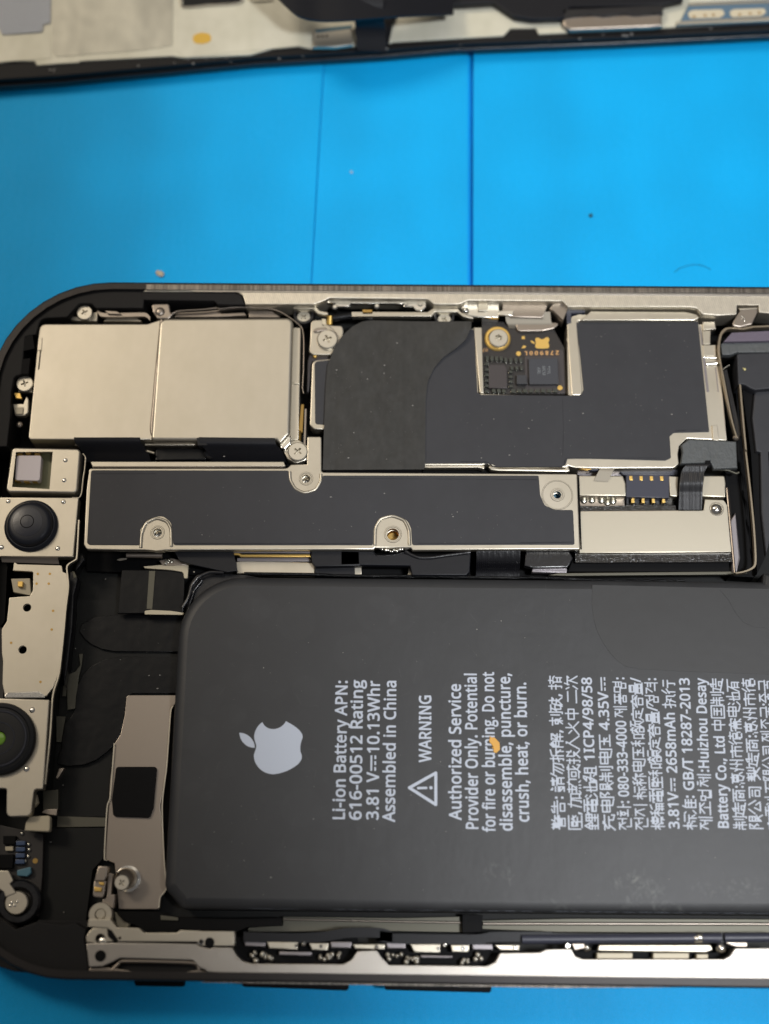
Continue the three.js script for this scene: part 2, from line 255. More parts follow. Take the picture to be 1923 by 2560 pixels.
{ // the first recess in the rail: spring, pins and gold contact
  const s = P('rail_spring', [plate([[-6.09,-23.97],[2.01,-23.94],[2.01,-23.58],[1.63,-23.49],[1.24,-23.58],[-3.63,-23.58],[-3.75,-23.19],[-5.16,-23.19],[-5.27,-23.58],[-6.09,-23.63]], 5, 5.3, { b: 0.08 })], M.chrome);
  for (const [x, z] of [[-5.28,-23.14], [-0.81,-23.25], [2.27,-23.53], [3.8,-23.45]]) part(s, 'pin', cyl(x, z, 0.3, 4.2, 5.5, 0.12), M.chrome);
  part(s, 'hook', [plate([[2.01,-23.84],[4.32,-23.78],[4.44,-23.14],[3.92,-22.65],[3.29,-22.75],[3.03,-23.14],[2.01,-23.14]], 4.9, 5.4, { b: 0.1, r: 0.15 })], M.chrome);
  P('sleeve', rod([...lift([[-5.49,-22.09]], 4.8)[0]], [...lift([[-3.48,-22.41]], 4.8)[0]], 0.42), M.flex);
  P('gold_contact', [rod(lift([[-5.79,-22.34]], 4.9)[0], lift([[-5.85,-21.54]], 4.5)[0], 0.3)], M.gold, 'gold pin beside the upper rail');
  P('flat_pin', plate([[-6.69,-22.14],[-6.26,-22.14],[-6.18,-21.43,0.2],[-6.45,-21.34,0.2],[-6.64,-21.59]], 4.2, 4.6, { b: 0.06 }), M.cream);
  P('yellow_tab', plate([[-2.35,-23.02],[-1.32,-23.02],[-1.35,-22.74],[-2.32,-22.74]], 4.3, 4.95), M.goldDark);
  P('post', plate([[-2.09,-22.79],[-1.3,-22.79],[-1.3,-22.06],[-2.09,-22.06]], 3.5, 4.7, { b: 0.06 }), M.gloss);
}
{ // the second recess: bright clip
  const s = P('rail_clip', [plate([[8.16,-23.18],[8.82,-23.89,0.5],[12.16,-23.89],[12.26,-22.62],[12.12,-22.07],[9.69,-22.14],[8.79,-22.32,0.4]], 3.6, 5.0, { b: 0.12 })], M.chrome);
  part(s, 'ball_end', ball(...lift([[8.6,-22.84]], 5.0)[0], 0.42), M.chrome);
  part(s, 'pad', plate([[9.95,-23.63],[11.04,-23.6],[10.98,-22.74],[9.91,-22.79]], 5, 5.3, { b: 0.06, r: 0.15 }), M.nickel);
  P('clip_plate', plate([[12.57,-23.86],[17.55,-23.91],[16.85,-22.07],[13.4,-22.14],[12.52,-22.9]], 4.2, 5.0, { b: 0.1 }), M.nickelDark);
  P('clip_plate', plate([[12.25,-22.83],[13.82,-22.83],[13.52,-22.27],[12.09,-22.3]], 4.9, 5.15, { b: 0.05 }), M.chrome);
  P('clip_plate', ribbon(lift([[15.25,-22.81],[15.35,-21.97],[15.53,-21.62],[15.72,-21.41]], 4.6).map((p, i) => [p[0], [4.9, 4.5, 4.3, 3.9][i], p[2]]), [2.4, 0], 0.25), M.satin);
  P('clip_plate', plate([[13.98,-21.78],[18.83,-21.81],[18.04,-21.11],[16.87,-20.83],[14.18,-20.8]], 3.9, 4.4, { b: 0.08, r: 0.3 }), M.nickelDark);
  P('rail_fin', plate([[17.86,-23.46],[19.14,-23.67],[19.57,-23.05],[18.94,-21.52],[17.96,-22.63],[17.52,-22.91]], 3.6, 5.5, { b: 0.1 }), M.nickelDark);
  P('dark_block', plate([[19.3,-23.23],[21.38,-23.3],[21.35,-22.6],[19.85,-22.46],[19.81,-21.42],[19.36,-21.31]], 3.6, 5.25, { b: 0.08 }), M.blueBlack);
}
{ // tall bar and clip at the right end of the rail
  P('rail_bar', plate([[21.88,-22.63,0.1],[31.84,-22.56,0.2],[33.09,-22.28,0.3],[33.45,-21.86,0.3],[32.86,-21.52,0.2],[20.82,-21.54]], 4.4, 5.5, { b: 0.12 }), M.nickel);
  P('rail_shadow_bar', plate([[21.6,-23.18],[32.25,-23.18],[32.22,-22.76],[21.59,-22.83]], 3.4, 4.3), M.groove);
  const cl = P('end_clip', plate([[37.65,-22.53],[39.46,-22.61],[39.47,-22.22,0.3],[38.76,-20.84,0.3],[37.4,-20.49,0.6],[36.64,-20.68,0.2],[36.82,-21.22,0.2]], 5.5, 6.1, { b: 0.12 }), M.nickelDark, 'grey clip with a punched dot at the right end of the upper rail');
  const [x, z] = [37.9,-21.53]; part(cl, 'weld_dots', Array.from({ length: 9 }, () => dimple(x + (rnd() - 0.5) * 0.5, z + (rnd() - 0.5) * 0.6, 6.1, 0.07)), M.chrome);
  P('clip_bridge', plate([[37.51,-22.73],[39.5,-22.81],[39.49,-22.54],[37.63,-22.46]], 5.6, 6.0, { b: 0.08 }), M.nickel);
}

// ------------------------------------------------------------------ screws: one of each kind, then copies
const csg = new Evaluator(); csg.useGroups = false; csg.attributes = ['position', 'normal'];
function screwGeometry(r, slot, lobes) {
  const head = new Brush(mergeVertices(new THREE.LatheGeometry([[0, -1.2], [r * 0.7, -1.2], [r, -0.35], [r, -0.09], [r - 0.1, 0], [0, 0]].map(([a, b]) => new THREE.Vector2(a, b)), 40)), M.nickel);
  head.geometry.deleteAttribute('uv'); let out = head; head.updateMatrixWorld();
  for (let i = 0; i < lobes; i++) {
    const b = new Brush(new THREE.CylinderGeometry(0.55, 0.34, 0.5, 4).rotateY(Math.PI / 4).scale(slot * 1.25, 1, lobes > 2 ? 0.32 : 0.3)); b.geometry.deleteAttribute('uv');
    b.position.y = -0.12; b.rotation.y = 0.25 + i * Math.PI / lobes; b.updateMatrixWorld(); out = csg.evaluate(out, b, SUBTRACTION);
  }
  const g = toCreasedNormals(out.geometry, 0.5), q = planar(g.index ? g.toNonIndexed() : g); q.scale(MM, MM, MM); return q;
}
const screwG = [screwGeometry(1.0, 1.0, 2), screwGeometry(1.02, 0.85, 3)];
M.screw = std({ color: C(0.62, 0.58, 0.49), metalness: 0.9, roughness: 0.42 });
const screw = (parent, [x, z], y, turn, sc = 1, kind = 0, label) => { const s = copyAt(parent, 'screw', screwG[kind], M.screw, x, y, z, turn, sc); if (label) s.userData.label = label; return s; };
screw(phone, [-31.84,-22.46], 5.5, 0.3, 0.84, 0, 'small cross-head screw in the upper left corner trim');
screw(phone, [-37.65,-14.41], 5.4, 0.1, 0.9, 0, 'small cross-head screw left of the camera cover');
screw(phone, [-8.94,-6.85], 5.5, 0.6, 1.02, 0, 'cross-head screw at the lower right corner of the camera cover');
screw(phone, [-8.63,-22.41], 4.4, 0.5, 0.75, 0);
screw(phone, [6.39,-22.13], 4.4, 0.9, 0.75, 0);
for (const [x, z] of [[-8.64,-22.69], [6.39,-22.48]]) P('screw_cup', ringAt(x, z, 0.8, 1.1, 3.2, 4.5), M.gloss);

// ------------------------------------------------------------------ corner brackets round the camera cover
{
  const b = P('corner_bracket', plate([[-33.84,-22.32,0.2],[-32.75,-22.25],[-31.97,-22.11],[-30.86,-22.81],[-30.54,-22.81],[-30.6,-21.72],[-32.72,-21.76],[-33.75,-21.97]], 4.2, 4.9, { b: 0.08 }), M.nickel);
  P('trim_ridge', ribbon(lift([[-30.48,-22.74],[-30,-22.23],[-28.08,-22.18],[-25.52,-22.23],[-24.86,-21.77]], 5.2), [0, 0.22], 0.5), M.nickelDark);
  P('trim_bar', plate([[-29.53,-22.04],[-26.33,-22.04],[-25.8,-21.69],[-29.9,-21.72]], 4.3, 4.9, { b: 0.06 }), M.nickel);
  P('trim_bar', plate([[-29.67,-22.58],[-28.39,-22.51],[-27.87,-22.16],[-29.27,-22.19]], 5.2, 5.7, { b: 0.06 }), M.nickelDark);
  P('latch_knob', [plate([[-24.82,-23.46],[-22.9,-23.53],[-22.73,-22.49],[-22.4,-22.28],[-22.89,-21.72],[-24.04,-21.72],[-24.58,-22.49]], 4.6, 5.5, { b: 0.15, r: 0.3 }), ball(...lift([[-23.83,-22.53]], 5.4)[0], 0.55, 0.6)], M.nickelDark);
  P('left_slot', plate([[-37.76,-19.45],[-37.01,-19.59],[-36.72,-18.08],[-37.83,-17.8]], 5.3, 6.06), M.black);
  P('left_slot', plate([[-37.89,-16.85],[-37.08,-16.99],[-37.15,-15.22],[-37.9,-15.22]], 5.3, 6.06), M.black);
  const l = P('antenna_contact', plate([[-38.82,-12.24],[-37.69,-12.24],[-37.44,-13.11],[-37.16,-12.71],[-37.11,-11.23],[-37.53,-10.9],[-38.47,-10.9,0.2]], 4.3, 5.1, { b: 0.1 }), M.nickel);
  part(l, 'gold_tip', plate([[-38.77,-13.44],[-38.04,-13.37],[-37.95,-13.03],[-37.74,-12.7],[-38.49,-12.77]], 4.9, 5.3, { b: 0.06, r: 0.12 }), M.gold);
  part(l, 'cream_pad', plate([[-38.43,-11.78],[-37.62,-11.85],[-37.63,-11.04],[-38.41,-11.04]], 5.05, 5.25, { b: 0.06, r: 0.1 }), M.cream);
  P('screw_tab', plate([[-38.4,-13.6],[-36.91,-13.6],[-36.92,-14.14],[-37.38,-15.22],[-38.25,-15.09]], 4.4, 4.9, { b: 0.05 }), M.nickel);
  P('trim_nub', ball(...lift([[-38.04,-10.08]], 4.7)[0], 0.35, 0.5), M.nickelDark);
}

// ------------------------------------------------------------------ rear camera cover: two bright plates, flange, tapes
{
  const left = P('camera_cover_plate', plate([...[[-36.46,-21.03,0.7],[-25.07,-21.03,0.4],[-23.57,-21.58]], ...[[-23.47,-8.06],[-36.75,-8.06,0.35]]], 2.2, 5.7, { b: 0.12, holes: [[[-36.29,-19.37],[-35.91,-19.37],[-36.02,-15.71],[-36.4,-15.71]]] }), M.nickel, 'left half of the bright metal camera cover');
  part(left, 'slot_lip', plate([[-36.43,-19.43],[-36.05,-19.43],[-36.04,-17.99],[-36.46,-17.99]], 5.5, 5.78, { b: 0.04 }), M.nickel);
  part(left, 'slot_bottom', plate([[-36.44,-19.68],[-36.14,-19.68],[-36.29,-15.97],[-36.6,-15.97]], 2.4, 4.4), M.black);
  part(left, 'fold_line', tube(lift([...[[-23.56,-21.44],[-23.7,-18.14],[-23.84,-15.14],[-23.95,-11.92],[-24.05,-9.26],[-23.85,-8.46],[-23.4,-8]]], 5.66), 0.24, 60, 8), M.nickelDark);
  const right = P('camera_cover_plate', plate([[-23.79,-21.58,0.9],[-9.64,-21.64,0.7],[-9.75,-8.57,0.5],[-10.72,-7.46],[-11.13,-7.88],[-24.08,-7.88,0.4]], 2.4, 6.0, { b: 0.32, seg: 5 }), M.nickel, 'right, slightly higher half of the bright metal camera cover');
  part(right, 'flange', plate([[-9.79,-20.93],[-8.9,-20.93],[-8.94,-8.34],[-9.56,-8.21],[-9.82,-9]], 3.2, 5.0, { b: 0.06 }), M.nickel);
  part(right, 'flange_clip', plate([[-9.57,-14.78],[-8.91,-14.78],[-8.93,-14.44],[-9.59,-14.44]], 4.95, 5.15, { b: 0.05 }), M.nickel);
  part(right, 'corner_fold', [plate([[-10.75,-7.6],[-10.03,-8.59],[-9.59,-8.46],[-9.64,-7.73],[-10.24,-7.07],[-10.74,-7.14]], 4.2, 5.5, { b: 0.15, r: 0.2 })], M.chrome);
  part(right, 'screw_lug', [plate([[-10.73,-7.55],[-9.56,-8.21],[-8.94,-8.34],[-7.99,-7.68,0.3],[-7.67,-7.02],[-8.03,-6.1,0.6],[-9.14,-5.71,0.6],[-10.02,-6.23]], 3.4, 4.95, { b: 0.1 })], M.nickel);
  P('edge_wire', [tube([...lift([[-22.54,-22.35],[-21.91,-22.66],[-19.37,-22.84],[-17.84,-23.02],[-17.45,-22.91],[-15.67,-23.12],[-12.34,-22.93],[-11.06,-22.56],[-10.22,-22],[-9.38,-21.38],[-8.73,-20.68],[-8.52,-19.31],[-8.49,-16.02],[-8.56,-13.86],[-8.42,-13.25]], 5.4)], 0.07, 90, 6), ribbon(lift([[-22.34,-22.46],[-18.77,-22.67],[-15.71,-23.09],[-12.38,-23.09],[-11.09,-22.7],[-10.25,-22.17],[-9.41,-21.53],[-8.78,-20.84],[-8.58,-19.48],[-8.55,-16.19],[-8.61,-14.02]], 5.0).map((p) => p), [0.03, 0.03], 0.5)], M.nickelDark, 'thin metal edge running round the camera cover');
  P('cover_back_edge', [plate([[-22,-22.6],[-18.04,-22.81],[-17.26,-22.6],[-14.96,-22.74],[-14.69,-22.39],[-17.76,-22.22],[-22.37,-22.2]], 4.3, 4.9, { b: 0.06 }), plate([[-14.52,-22.98],[-12.01,-22.98],[-11.1,-22.22],[-14.43,-22.22]], 4.2, 4.8, { b: 0.08 })], M.nickelDark);
  P('gold_strip', [plate([[-8.74,-12.52],[-8.48,-12.52],[-8.56,-9.43],[-8.99,-9.16]], 3.2, 4.2)], M.goldDark);
  P('gold_contact', [rod(lift([[-8.86,-9.45]], 4.4)[0], lift([[-8.9,-8.39]], 3.6)[0], 0.2)], M.goldDark);
  P('inner_wall', plate([[-8.33,-11.83],[-8.16,-11.83],[-8.2,-7.82],[-8.39,-7.82]], 2.5, 4.7), M.nickelDark);
  // tapes and flexes under the lower edge
  P('black_tape', [ribbon([...lift([[-15.19,-8.12]], 6.1), ...lift([[-15.05,-7.46]], 6.0), ...lift([[-14.49,-6.95]], 5.3), ...lift([[-14.06,-6.18]], 4.2)], [3.9, 0.05], 0.1), plate([[-19.34,-8.12],[-18.51,-8.16],[-18.2,-7.31],[-19.19,-7.28]], 5.2, 6.08, { b: 0.04 })], M.tape, 'black tape folded over the lower edge of the camera cover');
  P('black_tape', [ribbon([...lift([[-28.63,-8.27]], 5.78), ...lift([[-28.52,-7.77]], 5.6), ...lift([[-27.89,-7.03]], 4.6), ...lift([[-27.68,-6.25]], 3.8)], [3.4, 0], 0.1)], M.tape, 'black tape below the left half of the camera cover');
  P('flat_cable', plate([...[[-23.86,-7.67]], ...[[-18.55,-7.7],[-18.44,-6.38],[-24.06,-6.38]], ...[[-23.8,-6.38]]], 3.4, 4.2, { b: 0.15, r: 0.2 }), M.flex);
  P('cover_lip', [plate([...[[-24.83,-7.91]], ...[[-19.54,-7.95],[-19.53,-7.72],[-24.64,-7.72]], ...[[-24.88,-7.72]]], 4.4, 4.9, { b: 0.05 }), plate([[-32.07,-8.02],[-31.19,-7.93],[-30.99,-7.69],[-32.18,-7.82]], 4.2, 4.6, { b: 0.04 })], M.nickel);
  P('cover_lip', tube(lift([[-25.32,-7.65],[-24.86,-7.25],[-23.85,-6.92]], 4.7), 0.13, 20, 6), M.nickel);
  P('glue_blob', ball(...lift([[-18.04,-7.03]], 4.3)[0], 0.75, 0.8), M.gloss);
}

// ------------------------------------------------------------------ sensor box and front cameras at the left edge
{
  const box = P('sensor_box', plate([[-38.39,-7.24,0.4],[-31.29,-7.1,0.5],[-31.37,-2.29,0.5],[-38.71,-2.39,0.5]], 1.5, 5.6, { b: 0.18, seg: 3, holes: [[[-38.12,-6.92],[-33.97,-6.95],[-34.05,-2.52],[-38.25,-2.78]]] }), M.nickel, 'bright metal sensor box with a window at the left edge');
  part(box, 'sensor_board', plate([[-38.83,-7.5],[-34.08,-7.5],[-34.14,-2.78],[-38.86,-2.91]], 4.0, 4.2), M.pcbGreen);
  part(box, 'sensor_lens', plate([[-37.96,-6.5],[-35.39,-6.5],[-35.39,-3.75],[-37.93,-3.82]], 4.2, 5.2, { b: 0.06, r: 0.25 }), M.diffuser, 'pale square lens');
  for (const [x, z] of [[-37.68,-6.67], [-36.82,-6.81], [-35.9,-6.71], [-37.7,-3.92], [-36.8,-3.85], [-35.96,-3.89]]) part(box, 'gold_pad', plate([[x - 0.26, z - 0.14], [x + 0.26, z - 0.14], [x + 0.26, z + 0.14], [x - 0.26, z + 0.14]], 4.2, z < -9 ? 4.62 : 5.0, { b: 0.03 }), M.gold);
  for (const q of [[-32.79,-5.83], [-32.77,-3.66]]) part(box, 'dimple', [dimple(q[0], q[1], 5.57, 0.24)], M.chrome);
  part(box, 'box_base', plate([[-38.57,-2.97],[-34.29,-2.84],[-34.26,-2.45],[-38.47,-2.52]], 4.2, 4.7, { b: 0.06 }), M.nickel);
  part(box, 'side_wall', [tube(lift([[-31.16,-6.76],[-30.86,-6.3],[-30.88,-5.19],[-30.99,-3.88],[-31.04,-2.58],[-31.25,-2],[-31.99,-2]], 5.0), 0.08, 40, 6)], M.nickel);
  P('dark_wall', plate([[-31.57,-6.97],[-31.1,-6.91],[-31.14,-2.26],[-31.63,-2.26]], 1.2, 4.4), M.black);

  const cam = P('front_camera_plate', plate([[-40.32,-1.98],[-31.27,-1.94,0.1],[-31.43,4.37,0.2],[-40.31,4.31]], 4.0, 5.2, { b: 0.1 }), M.nickel, 'bright metal plate round the black front camera lens');
  const [x, z] = [-35.9,1.1];
  const lens = part(cam, 'camera_lens', [lathe(x, z, [[2.72, 5.0], [2.72, 5.35], [2.5, 5.6], [2.32, 5.7], [2.28, 6.05], [2.1, 6.28], [1.8, 6.38], [1.2, 6.42], [0.6, 6.43], [0.001, 6.43]], 56)], M.lens, 'black domed front camera lens');
  part(lens, 'lens_glass', lathe(x - 0.1, z - 0.08, [[1.55, 6.3], [1.5, 6.43], [0.8, 6.5], [0.001, 6.52]], 40), M.glassBlue);
  part(lens, 'lens_ring', ringAt(x, z, 2.36, 2.5, 5.4, 5.72, 0.05), M.glassBlue);
  part(lens, 'lens_ring', [ringAt(x - 0.15, z - 0.12, 0.62, 0.7, 6.42, 6.53, 0.02)], M.black);
  for (const q of [[-38.44,-1.55], [-32.8,-1.49], [-38.75,3.34], [-33.07,3.46]]) part(cam, 'dimple', dimple(q[0], q[1], 5.17, 0.26), M.chrome);
  part(cam, 'lower_fold', ribbon([...lift([[-35.89,4.3]], 5.15), ...lift([[-35.86,4.55]], 4.9), ...lift([[-35.8,4.86]], 4.75)], [2.9, 0.1], 0.15), M.nickelDark);

  const br = P('sensor_bracket', plate([...[[-37.5,4.7],[-37.12,4.99],[-32.65,5.11,0.2],[-32.49,5.79],[-32.07,5.97,0.2],[-31.84,7.25],[-31.92,9.19],[-32.04,15.64],[-32.67,17.52],[-33.31,18.46],[-37.42,18.34],[-37.74,17.17],[-37.85,14.94],[-38.03,14.11],[-38.21,11.72],[-37.75,10.88],[-37.69,8.47]], ...[[-35.64,8.32],[-35.38,7.74],[-35.49,5.79,0.2],[-37.55,5.66]]], 4.4, 4.8, { b: 0.05, holes: [disc(...[-35.84,9.5], 0.47), disc(...[-35.98,13.79], 0.47)] }), M.nickel, 'long bright bracket with two round holes joining the front cameras');
  part(br, 'hole_bottom', plate([[-37.39,8.42],[-35.13,8.42],[-35.07,14.46],[-37.31,14.46]], 2.8, 3.6), M.black);
  part(br, 'solder_spot', [[-35,6.01], [-33.78,6.01], [-33.83,7.03], [-35.05,7.03], [-33.21,9.83], [-33.22,11.75], [-33.98,17.03], [-37.17,13.1]].map(([a, b]) => plate(disc(a, b, 0.13, 10), 4.78, 4.82)), M.goldDark);
  const c = part(br, 'ambient_sensor', [plate([[-37.83,6.36],[-35.93,6.29],[-35.66,8.13],[-37.49,7.76]], 3.4, 4.2, { b: 0.08 })], M.cream);
  part(br, 'sensor_chip', plate([[-37.02,6.74],[-36.48,6.74],[-36.48,7.32],[-36.98,7.29]], 4.2, 4.65, { b: 0.05, r: 0.08 }), M.gold);
  P('edge_wall', ribbon([...lift([[-31.15,0.39],[-31.13,4.12],[-31.28,4.61],[-31.85,5],[-32.06,5.47],[-31.79,7.3],[-31.91,9.73],[-31.95,11.77],[-32.06,14.74],[-32.18,16.39],[-32.55,17.91],[-32.65,19.07],[-32.63,21.96],[-32.72,24.81],[-32.8,27.07]], 4.8)], [0.07, 0.02], 0.5), M.nickel);
  P('left_wall', plate([[-39.81,4.39],[-38.24,4.64],[-38.29,5.63],[-38.14,10.75],[-38.46,11.23],[-39.28,11.23]], 1.5, 4.2), M.black);
  P('left_wall', plate([[-39.3,10.99],[-38.46,11.23],[-38.21,14.22],[-37.83,17.18],[-37.79,18.59],[-38.71,18.59]], 1.5, 3.9), M.pcb);

  const cam2 = P('projector_plate', plate([...[[-40.07,18.71],[-32.84,18.9,0.12],[-32.87,27.46]], ...[[-32.99,27.58],[-33.73,27.58,0.3],[-33.86,30.11,0.5],[-36.23,30.2,0.5],[-36.39,27.54,0.2],[-39.32,27.37]]], 4.2, 5.4, { b: 0.1 }), M.nickel, 'lower bright metal plate round the second black lens at the left edge');
  const [u, w] = [-37.39,22.78];
  const l2 = part(cam2, 'projector_lens', [lathe(u, w, [[3.52, 5.2], [3.52, 5.8], [3.42, 6.0], [3.1, 6.1], [2.95, 6.0], [2.85, 6.02], [1.9, 6.1], [0.75, 6.05], [0.68, 5.9], [0.001, 5.9]], 56), plate([[-37.15,19.54],[-35.97,19.6],[-35.98,20.54],[-37.21,20.54]], 5.3, 5.9, { b: 0.1, r: 0.2 }), plate([[-37.31,25.43],[-35.82,25.2],[-36.06,25.77],[-36.39,26.12,0.2],[-37.26,26.06]], 5.3, 5.9, { b: 0.1, r: 0.2 })], M.lensMatt, 'black round lens with tabs');
  part(l2, 'lens_ring', [ringAt(u, w, 2.55, 2.8, 5.9, 6.12, 0.06), ringAt(u, w, 1.5, 1.62, 5.9, 6.13, 0.03)], M.glassBlue);
  part(l2, 'green_reflex', [ball(u + 0.02, 5.86, w, 0.66, 0.3, 20)], M.green, 'green glint in the middle of the lens');
  for (const q of [[-34.46,19.93], [-34.6,25.65]]) part(cam2, 'dimple', dimple(q[0], q[1], 5.37, 0.3), M.chrome);
  part(cam2, 'upper_fold', [plate([[-37.14,18.1],[-34.02,17.99],[-33.36,18.39],[-33.4,18.65],[-37.56,18.65]], 4.6, 5.0, { b: 0.08, r: 0.2 })], M.chrome);
  P('foot_clip', plate([[-34.57,30.57],[-34.22,30.06],[-32.26,29.97,0.25],[-32.2,31.51,0.25],[-34.65,31.39]], 3.4, 4.4, { b: 0.12 }), M.cream, 'cream coloured foot below the second front lens');
  P('foot_clip', plate([[-34.1,27.99],[-33.85,27.91],[-33.62,28.69],[-33.94,29.12],[-34.11,29.12]], 3.2, 4.0, { b: 0.08 }), M.cream);
  P('foot_clip', plate([[-33.34,29.6],[-32.96,29.29],[-31.81,29.25],[-31.83,29.9],[-32.58,29.81]], 2.8, 3.5, { b: 0.06 }), M.nickelDark);
  P('foot_clip', plate([[-32.19,26.29],[-31.9,25.33],[-31.37,25.28],[-31.93,26.29]], 2.6, 3.4, { b: 0.06 }), M.nickelDark);
}
{ // small board in the lower left corner
  const b = P('corner_board', plate([[-39.28,30.37],[-33.2,31.58],[-33.03,35.52],[-33.12,39.31],[-38.57,39.31]], 1.2, 2.6, { b: 0.06 }), M.pcb, 'small dark circuit board in the lower left corner');
  for (let i = 0; i < 4; i++) { const [x, z] = mid([-35.26,32.47], [-35.19,34.22], i / 3); part(b, 'capacitor', plate([[x - 0.42, z - 0.22], [x + 0.45, z - 0.2], [x + 0.45, z + 0.2], [x - 0.42, z + 0.22]], 2.6, 3.1, { b: 0.06 }), M.ceramicBlue); }
  part(b, 'capacitor', plate([[-35.41,35.04],[-34.08,34.7],[-34,35.3],[-34.36,35.63],[-35.33,35.55]], 2.6, 3.2, { b: 0.1, r: 0.1 }), M.ceramicTeal);
  part(b, 'solder_joint', [[-34.54,32.56], [-34.46,33.07], [-34.5,33.71], [-34.78,34.14], [-34.19,35.11], [-35.27,31.53]].map(([x, z]) => ball(x, 2.7, z, 0.2, 0.7, 8)), M.solder);
  part(b, 'chip', plate([[-36.96,31.8],[-35.73,31.8],[-35.71,32.61],[-36.9,32.57]], 2.6, 3.2, { b: 0.05 }), M.black);
  part(b, 'chip', plate([[-37.65,33.6],[-35.82,33.55],[-35.81,34.87],[-37.55,34.87]], 2.6, 3.2, { b: 0.05 }), M.black);
  part(b, 'capacitor', plate([[-36.75,32.81],[-35.97,32.77],[-35.94,33.2],[-36.68,33.2]], 2.6, 3.0, { b: 0.05 }), M.cream);
  part(b, 'test_dot', plate(disc(...[-33.81,34.13], 0.26, 14), 2.6, 2.64), M.goldDark);
  const [x, z] = [-35.13,38.09];
  const r = P('vibrator_ring', ringAt(x + 0.15, z - 0.1, 1.2, 2.1, 1.4, 3.4, 0.2), M.gloss, 'black ring round a flat metal contact');
  part(r, 'contact_disc', [cyl(x, z, 1.12, 2.4, 3.6, 0.1), plate([[-37.41,35.07],[-36.06,35.11,0.2],[-35.53,36.08,0.15],[-35.84,36.33],[-35.18,37.17],[-36.18,37.59],[-36.39,37.09],[-37.3,36.5]], 3.2, 3.7, { b: 0.08 })], M.nickel);
  part(r, 'punch_mark', [[-35.56,38.09], [-35.24,38.34], [-35.05,38], [-35.67,38.38]].map(([a, c]) => ball(a, 3.6, c, 0.14, 0.4, 8)), M.chrome);
}

